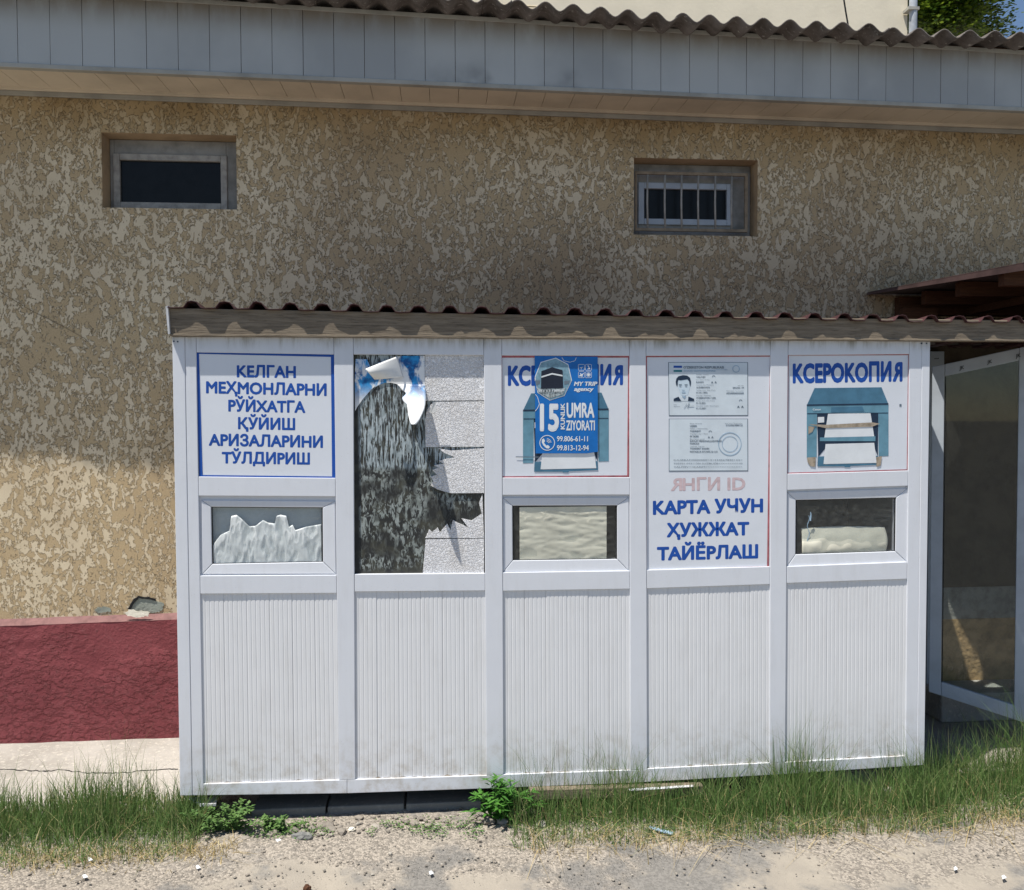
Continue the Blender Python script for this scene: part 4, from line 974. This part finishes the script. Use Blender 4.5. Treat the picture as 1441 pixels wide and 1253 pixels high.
Ti('IUUZBAD0000000<31234567890123<', 186, 822, 1046, 14); Ti('9201011M3112012UZBUZB<<<<<<<<<<0', 186, 822, 1078, 14); Ti('VALIYEV<<KARIM<<<<<<<<<<<<<<<<', 186, 822, 1110, 14)
ring('stamp_print', 706, 890, 108, 6, Zi, YS-.0026, M['inklight'], s4, 40); ring('stamp_print', 706, 890, 74, 4, Zi, YS-.0026, M['inklight'], s4, 36)
for (x, y) in ((556, 268), (806, 492), (524, 780)): ring('stamp_print', x, y, 15, 4, Zi, YS-.0026, M['inkgrey'], s4, 16, R(180), .5)
Ti('A  A', 532, 584, 325, 16, 'inkgrey', .04); Ti('A  A', 774, 834, 553, 18, 'inkgrey', .04); Ti('A  A', 502, 554, 835, 16, 'inkgrey', .04)

# ================================================================== RIGHT SIDE: DOOR, JAMB, CANOPY
dr = thing('glazed_door', 'open white framed glass door at the right edge, standing under the kiosk roof', 'door', (4.10, .7, .02))
A0 = U(1312, 517, .655); B0 = U(1447, 485, .42)
zt, zb2 = 1.908, .128
a2, b2 = Vector((A0.x, .655, 0)), Vector((B0.x, .42, 0)); dv = (b2-a2).normalized(); nv = Vector((dv.y, -dv.x, 0))
if nv.y > 0: nv = -nv
LW = (b2-a2).length
def dp_(s_, z, off=0): p = a2+dv*s_+nv*off; return Vector((p.x, p.y, z+(.095*(s_/LW) if z > 1 else -.098*(s_/LW))))
def dbox(name, s0, s1, z0, z1, th, mat, off=0, parent=dr, bv=.003):
    return obj(name, MB().prism([dp_(s0, z0, off), dp_(s1, z0, off), dp_(s1, z1, off), dp_(s0, z1, off)], -nv*th), mat, parent, bevel=bv)
dbox('stile', 0, .06, zb2, zt, .026, M['shadepvc']); dbox('stile', LW-.04, LW+.03, zb2, zt, .026, M['shadepvc'])
dbox('top_rail', .061, LW-.041, zt-.065, zt, .026, M['shadepvc']); dbox('bottom_rail', .061, LW-.041, zb2, zb2+.075, .026, M['shadepvc'])
dbox('pane', .057, LW-.038, zb2+.07, zt-.06, .004, M['glass_clean'], -.012, bv=0)
dbox('gasket', .062, .067, zb2+.075, zt-.066, .003, M['black'], .001, bv=0)
for i, s_ in enumerate((.13, .26, .39)):
    if s_ > LW: continue
    me = text_mesh('JK', .02); xs_ = [v.co.x for v in me.vertices]; x0_ = min(xs_)
    for v in me.vertices: v.co = dp_(s_+(v.co.x-x0_)*.022, zt-.048+v.co.y*.026, .0015)
    obj('film_mark', me, M['black'], dr)
jb = thing('door_jamb', 'narrow white door jamb with black film marks between the kiosk and the open glass door', 'post', (4.03, 1.0, GZ))
j0 = U(1309, 500, .995).x; j1 = U(1329, 500, .995).x
obj('jamb_profile', MB().box(j0, j1, .995, 1.04, -.105, 2.02), M['shadepvc'], jb, bevel=.003)
for k in range(8):
    z = 1.98-k*.22; me = text_mesh('K'if k % 2 else 'J', .02)
    for v in me.vertices: v.co = Vector((j0+.045-v.co.y*.03, .9935, z-v.co.x*.03))
    obj('film_mark', me, M['black'], jb)
# canopy
cn = thing('maroon_canopy', 'flat maroon sheet metal canopy on brown timbers at the upper right behind the kiosk roof', 'canopy', (4.6, YW-.05, 2.3))
L0 = Vector((3.635, 1.045, 2.356)); L1 = U(1441, 373, 0.02); far_x = 6.6
nS = 4
for k in range(nS):
    xa0, xb0 = L0.x+(far_x-L0.x)*k/nS, L0.x+(far_x-L0.x)*(k+1)/nS; xa1, xb1 = L1.x+(far_x-L1.x)*k/nS, L1.x+(far_x-L1.x)*(k+1)/nS
    za = .008*(k % 2)
    obj('canopy_sheet', MB().prism([(xa0, L0.y, L0.z+za), (xb0+.02, L0.y, L0.z+.02*k+za), (xb1+.02, L1.y, L1.z+.02*k+za), (xa1, L1.y, L1.z+za)], (0, 0, .004)), M['greysheet'], cn)
obj('edge_flange', MB().prism([L0+Vector((-.004, 0, .006)), L1+Vector((-.004, 0, .006)), L1+Vector((-.004, 0, -.026)), L0+Vector((-.004, 0, -.004))], (.006, 0, 0)), M['oldmaroon'], cn)
obj('edge_flange', MB().prism([L0+Vector((.0, 0, .008)), L1+Vector((.0, 0, .008)), L1+Vector((.06, 0, .008)), L0+Vector((.05, 0, .008))], (0, 0, .004)), M['oldmaroon'], cn)
for y_ in (.15, .5, .82): obj('rafter', MB().box(3.86, 6.5, y_, y_+.045, 2.27, 2.345), M['darkwood'], cn)
obj('ledger', MB().box(3.80, 6.5, .985, 1.043, 2.23, 2.335), M['darkwood'], cn)
obj('ledger', MB().box(3.78, 3.98, .90, .984, 2.10, 2.26), M['darkwood'], cn)
for x_ in (4.2, 4.9, 5.6): obj('purlin', MB().prism([(x_, .05, 2.23), (x_+.05, .05, 2.23), (x_+.05, .05, 2.27), (x_, .05, 2.27)], (0, .93, 0)), M['darkwood'], cn)
for k in range(8): obj('added_shade_board', MB().box(4.74, 4.765, .10+k*.115, .10+k*.115+.111, -.10, 2.22), M['darkwood'], cn)  # unseen boards added to keep side light off the wall behind the door
obj('support_post', MB().box(5.2, 5.28, .06, .14, -.105, 2.23), M['darkwood'], cn)

# ================================================================== GROUND DRESSING
def gz(x, y): return GZ+.004
def blades(spec, name, mat, seed):
    rr = random.Random(seed); mb = MB()
    for (n, fx, h0, h1, wd, lean) in spec:
        for _ in range(n):
            x, y, dens = fx(rr)
            hh = rr.uniform(h0, h1)*dens; a = rr.uniform(0, 2*math.pi); ln_ = rr.gauss(0, lean); d = Vector((math.cos(a), math.sin(a)*.7, 0)); side = Vector((math.cos(rr.uniform(0, 3.14)), math.sin(rr.uniform(0, 3.14))*.4, 0)).normalized()*wd*rr.uniform(.7, 1.3)
            b = Vector((x, y, gz(x, y)-.005)); K_ = 4; k0 = len(mb.v); dr_ = abs(ln_)
            for i in range(K_+1):
                t_ = i/K_; p = b+d*hh*dr_*t_**1.8+Vector((0, 0, hh*(t_-.28*dr_*t_*t_)))
                ww = side*(1-t_**1.5)
                if i < K_: mb.v += [p-ww, p+ww]
                else: mb.v.append(p)
            for i in range(K_-1): mb.f.append((k0+2*i, k0+2*i+1, k0+2*i+3, k0+2*i+2))
            mb.f.append((k0+2*K_-2, k0+2*K_-1, k0+2*K_))
    return obj(name, mb, mat, None, tri=True)
def left_band(rr):
    x = rr.uniform(-1.55, .12); f_ = min(1, max(.25, (.34-x)/.5)); y = -.02+rr.gauss(.06, .10); y = max(-.26+.05*math.sin(x*9), min(.26, y)); return x, y, (.58+.7*noise.noise(Vector((x*4, y*2, 0)))+.2)*f_**.3
def right_band(rr):
    x = 1.42+(4.6-1.42)*rr.random()**.72; w_ = .5+.5*min(1, (x-1.4)/1.2)
    y = -.10+rr.gauss(0, .085)*w_; 
    if x > 3.42: y = rr.gauss(.02, .12)
    y += .05*noise.noise(Vector((x*2.3, 0, 5))); y = max(-.33-.02*math.sin(x*7), min(.2 if x > 3.42 else -.008, y)); return x, y, (.62+.75*noise.noise(Vector((x*3.4, y*2, 7)))+.15)*(.6+.4*w_)
def right_low(rr):
    x = 1.42+(4.7-1.42)*rr.random()**.8; y = rr.uniform(-.36, -.02) if x < 3.42 else rr.uniform(-.3, .2); return x, y-.0, 1
g1 = blades([(5200, left_band, .07, .17, .0017, .6), (2600, left_band, .16, .30, .0016, .5), (3600, lambda r: (r.uniform(-1.6, .12), r.uniform(-.30, .12)+.03*math.sin(r.random()*40), 1), .03, .09, .0016, 1.3), (260, left_band, .28, .46, .0012, .45)], 'grass', M['grass'], 1)
tag(g1, kind='stuff')
g2 = blades([(5200, right_band, .07, .17, .0017, .6), (3200, right_band, .18, .32, .0017, .5), (7000, right_low, .03, .10, .0016, 1.4), (1300, right_band, .30, .50, .0012, .45), (70, lambda r: (r.uniform(1.52, 1.95), r.uniform(-.12, -.02), 1), .24, .46, .0012, .45)], 'grass', M['grass'], 2)
tag(g2, kind='stuff')
g3 = blades([(1300, lambda r: (r.uniform(-1.6, .3), r.gauss(-.25, .05), 1), .02, .08, .0015, 2.4), (1300, lambda r: (r.uniform(1.5, 4.6), r.gauss(-.31, .06), 1), .03, .12, .0015, 2.4), (500, left_band, .1, .24, .0015, .8), (600, right_band, .1, .24, .0015, .9)], 'dry_grass', M['straw'], 3)
tag(g3, kind='stuff')
def leaf(mb, p, d, L, wd, droop=.25):
    d = Vector(d).normalized(); s_ = d.cross(Vector((0, 0, 1)));
    s_ = s_.normalized() if s_.length > .1 else Vector((1, 0, 0)); k = len(mb.v); n_ = s_.cross(d)
    mb.v += [p, p+d*L*.35+s_*wd-n_*wd*.2, p+d*L-Vector((0, 0, L*droop)), p+d*L*.35-s_*wd-n_*wd*.2, p+d*L*.4+n_*wd*.1*0]
    mb.f += [(k, k+1, k+4), (k+1, k+2, k+4), (k+2, k+3, k+4), (k+3, k, k+4)]
def plant(name, label, base, n, H, spread, L, wd, mat, seed, creeping=False):
    t = thing(name, label, 'plant', base); rr = random.Random(seed); st = MB(); lf = MB()
    for _ in range(n):
        a = rr.uniform(0, 6.28); sp = rr.uniform(.1, 1)*spread; h = H*rr.uniform(.45, 1)*(1-.4*sp/spread)
        b = Vector(base)+Vector((rr.gauss(0, .02), rr.gauss(0, .015), 0)); d = Vector((math.cos(a)*sp, math.sin(a)*sp*.5-.02, 0))
        pts = [b+d*(i/6)**(.8 if creeping else 1.4)+Vector((0, 0, h*math.sin(i/6*1.5))) for i in range(7)]
        st.tube(pts, .0022, 4, .001)
        for i in range(1, 7):
            for _k in range(4 if not creeping else 5):
                aa = rr.uniform(0, 6.28); dd = Vector((math.cos(aa), math.sin(aa), rr.uniform(.0, .9))); leaf(lf, pts[i]+Vector((rr.gauss(0, .004), rr.gauss(0, .004), rr.gauss(0, .006))), dd, L*rr.uniform(.6, 1.15), wd*rr.uniform(.7, 1.2))
    obj('stem', st, M['stem'], t); obj('foliage', lf, mat, t, tri=True); return t
b = G(706, 1162, GZ); plant('weed', 'bushy bright green weed under the bottom rail near the middle of the kiosk', (b.x, -.07, GZ), 34, .20, .15, .055, .0075, M['weed'], 4)
b = G(322, 1178, GZ); plant('weed', 'sprawling round-leaved weed at the left foot of the kiosk', (b.x, -.06, GZ), 26, .15, .20, .022, .0075, M['weed2'], 5, True)
plant('weed', 'small low weed in front of the grey footing block, right of the sprawling weed', (G(385, 1185, GZ).x, -.08, GZ), 12, .09, .10, .02, .007, M['weed2'], 6, True)
def creeper():
    rr = random.Random(9); lf = MB()
    for _ in range(1600):
        px = rr.uniform(380, 680) if rr.random() < .6 else rr.uniform(250, 420); p = G(px, rr.gauss(1168, 7), GZ+.006)
        if p.y > .05: p.y = rr.uniform(-.12, .03)
        p.z = gz(p.x, p.y)+rr.uniform(.004, .02); aa = rr.uniform(0, 6.28)
        if noise.noise(Vector((p.x*6, p.y*6, 3))) < -.05: continue
        leaf(lf, p, (math.cos(aa), math.sin(aa), rr.uniform(0, .6)), rr.uniform(.008, .018), .0035)
    tag(obj('ground_cover', lf, M['weed2'], None, tri=True), kind='stuff')
creeper()
ICO = None
def stones(n, fx, r0, r1, name, mat, seed):
    rr = random.Random(seed); mb = MB()
    bm0 = bmesh.new(); bmesh.ops.create_icosphere(bm0, subdivisions=1, radius=1); vv = [v.co.copy() for v in bm0.verts]; ff = [[v.index for v in f.verts] for f in bm0.faces]; bm0.free()
    for _ in range(n):
        x, y = fx(rr); r_ = r0+(r1-r0)*rr.random()**4; sc = Vector((rr.uniform(.7, 1.4), rr.uniform(.7, 1.3), rr.uniform(.35, .8)))*r_; a = rr.uniform(0, 3.14); k = len(mb.v)
        for v in vv:
            q = Vector((v.x*sc.x, v.y*sc.y, v.z*sc.z))*rr.uniform(.8, 1.15); mb.v.append(Vector((x+q.x*math.cos(a)-q.y*math.sin(a), y+q.x*math.sin(a)+q.y*math.cos(a), GZ+.004+q.z+r_*.15)))
        mb.f += [tuple(i+k for i in f) for f in ff]
    return tag(obj(name, mb, mat, None, tri=True), kind='stuff')
def gfx(r):
    while True:
        x = r.uniform(-1.6, 4.8); y = r.gauss(-.26, .20)
        if y > -1.3 and y < .05 and noise.noise(Vector((x*1.7, y*3, 1)))+r.uniform(-.3, .5) > -.05: return x, y
stones(5000, gfx, .0015, .008, 'gravel', M['stone'], 11)
stones(160, lambda r: (r.uniform(.3, 1.5), r.gauss(-.09, .03)), .008, .028, 'rubble', M['stone'], 12)
# litter
def litter(name, label, cat, pts, z, th, mat):
    return tag(obj(name, MB().prism([G(px, py, z) for px, py in pts], (0, 0, -th)), mat, None, bevel=.001), label, cat)
litter('plastic_offcut', 'broken white plastic offcut jammed under the left corner of the kiosk', 'offcut', [(266, 1122), (306, 1121), (304, 1131), (282, 1132)], -.045, .012, M['pvc'])
pk = MB().prism([U(745, 1112, -.035), U(990, 1106, -.035), U(990, 1119, -.035), U(748, 1127, -.035)], (0, .05, 0))
tag(obj('wood_plank', pk, M['beam'], None, bevel=.004), 'weathered grey plank lying under the bottom rail, half hidden by grass', 'plank')
litter('white_strip', 'thin white strip lying on the plank under the kiosk', 'strip', [(885, 1110), (975, 1104.5), (976, 1107), (886, 1113)], -.03, .003, M['pvc'])
litter('blue_straw', 'thin pale blue plastic straw on the gravel in front of the grass', 'straw', [(911, 1164), (914, 1162), (948, 1171), (946, 1174)], GZ+.014, .006, M['inklight'])
for (px, py, s_, lab) in ((393, 1183, 9, 'small flat white chip on the gravel below the round-leaved weed'), (279, 1220, 6, 'white scrap lying on bare asphalt, lower left'), (120, 1233, 7, 'thin white scrap at the lower left corner of the asphalt'), (127, 1209, 6, 'white scrap just below the left grass'), (607, 1228, 6, 'pale stick-like scrap on the asphalt near the bottom middle'), (1345, 1222, 5, 'slim white scrap on the asphalt toward the lower right'), (1413, 1234, 6, 'white crumb of paper at the lower right corner')):
    s_ *= .6; litter('paper_scrap', lab, 'scrap', [(px-s_, py-1.5), (px, py-3), (px+s_, py+1), (px-2, py+3)], GZ+.012, .002, M['pwhite'])
def rock(name, lab, px, py, rx, ry, rz, mat, seed):
    p = G(px, py, GZ+.01); bm0 = bmesh.new(); bmesh.ops.create_icosphere(bm0, subdivisions=3, radius=1)
    for v in bm0.verts:
        d = 1+.35*noise.noise(v.co*1.6+Vector((seed, 0, 0)))+.12*noise.noise(v.co*5); v.co = Vector((p.x+v.co.x*rx*d, p.y+v.co.y*ry*d, GZ+rz*.6+v.co.z*rz*d))
    me = bpy.data.meshes.new(name); bm0.to_mesh(me); bm0.free(); return tag(obj(name, me, mat, None), lab, 'stone')
rock('stone', 'long dark stone chunk among rubble at the left of the gap under the kiosk', 424, 1178, .045, .02, .018, M['block'], 1)
rock('stone', 'rounded white stone beside the footing block under the kiosk', 495, 1166, .014, .012, .010, M['lime'], 2)
rock('stone', 'pale stone half buried in the grass near the right end of the kiosk', 1250, 1119, .035, .03, .03, M['apron'], 3)
rock('stone', 'small brown clod on the asphalt at the lower edge left of the middle', 432, 1249, .014, .012, .012, M['darkwood'], 4)
rock('stone', 'light lumpy stone touching the bushy weed on its right', 762, 1160, .022, .018, .016, M['apron'], 5)
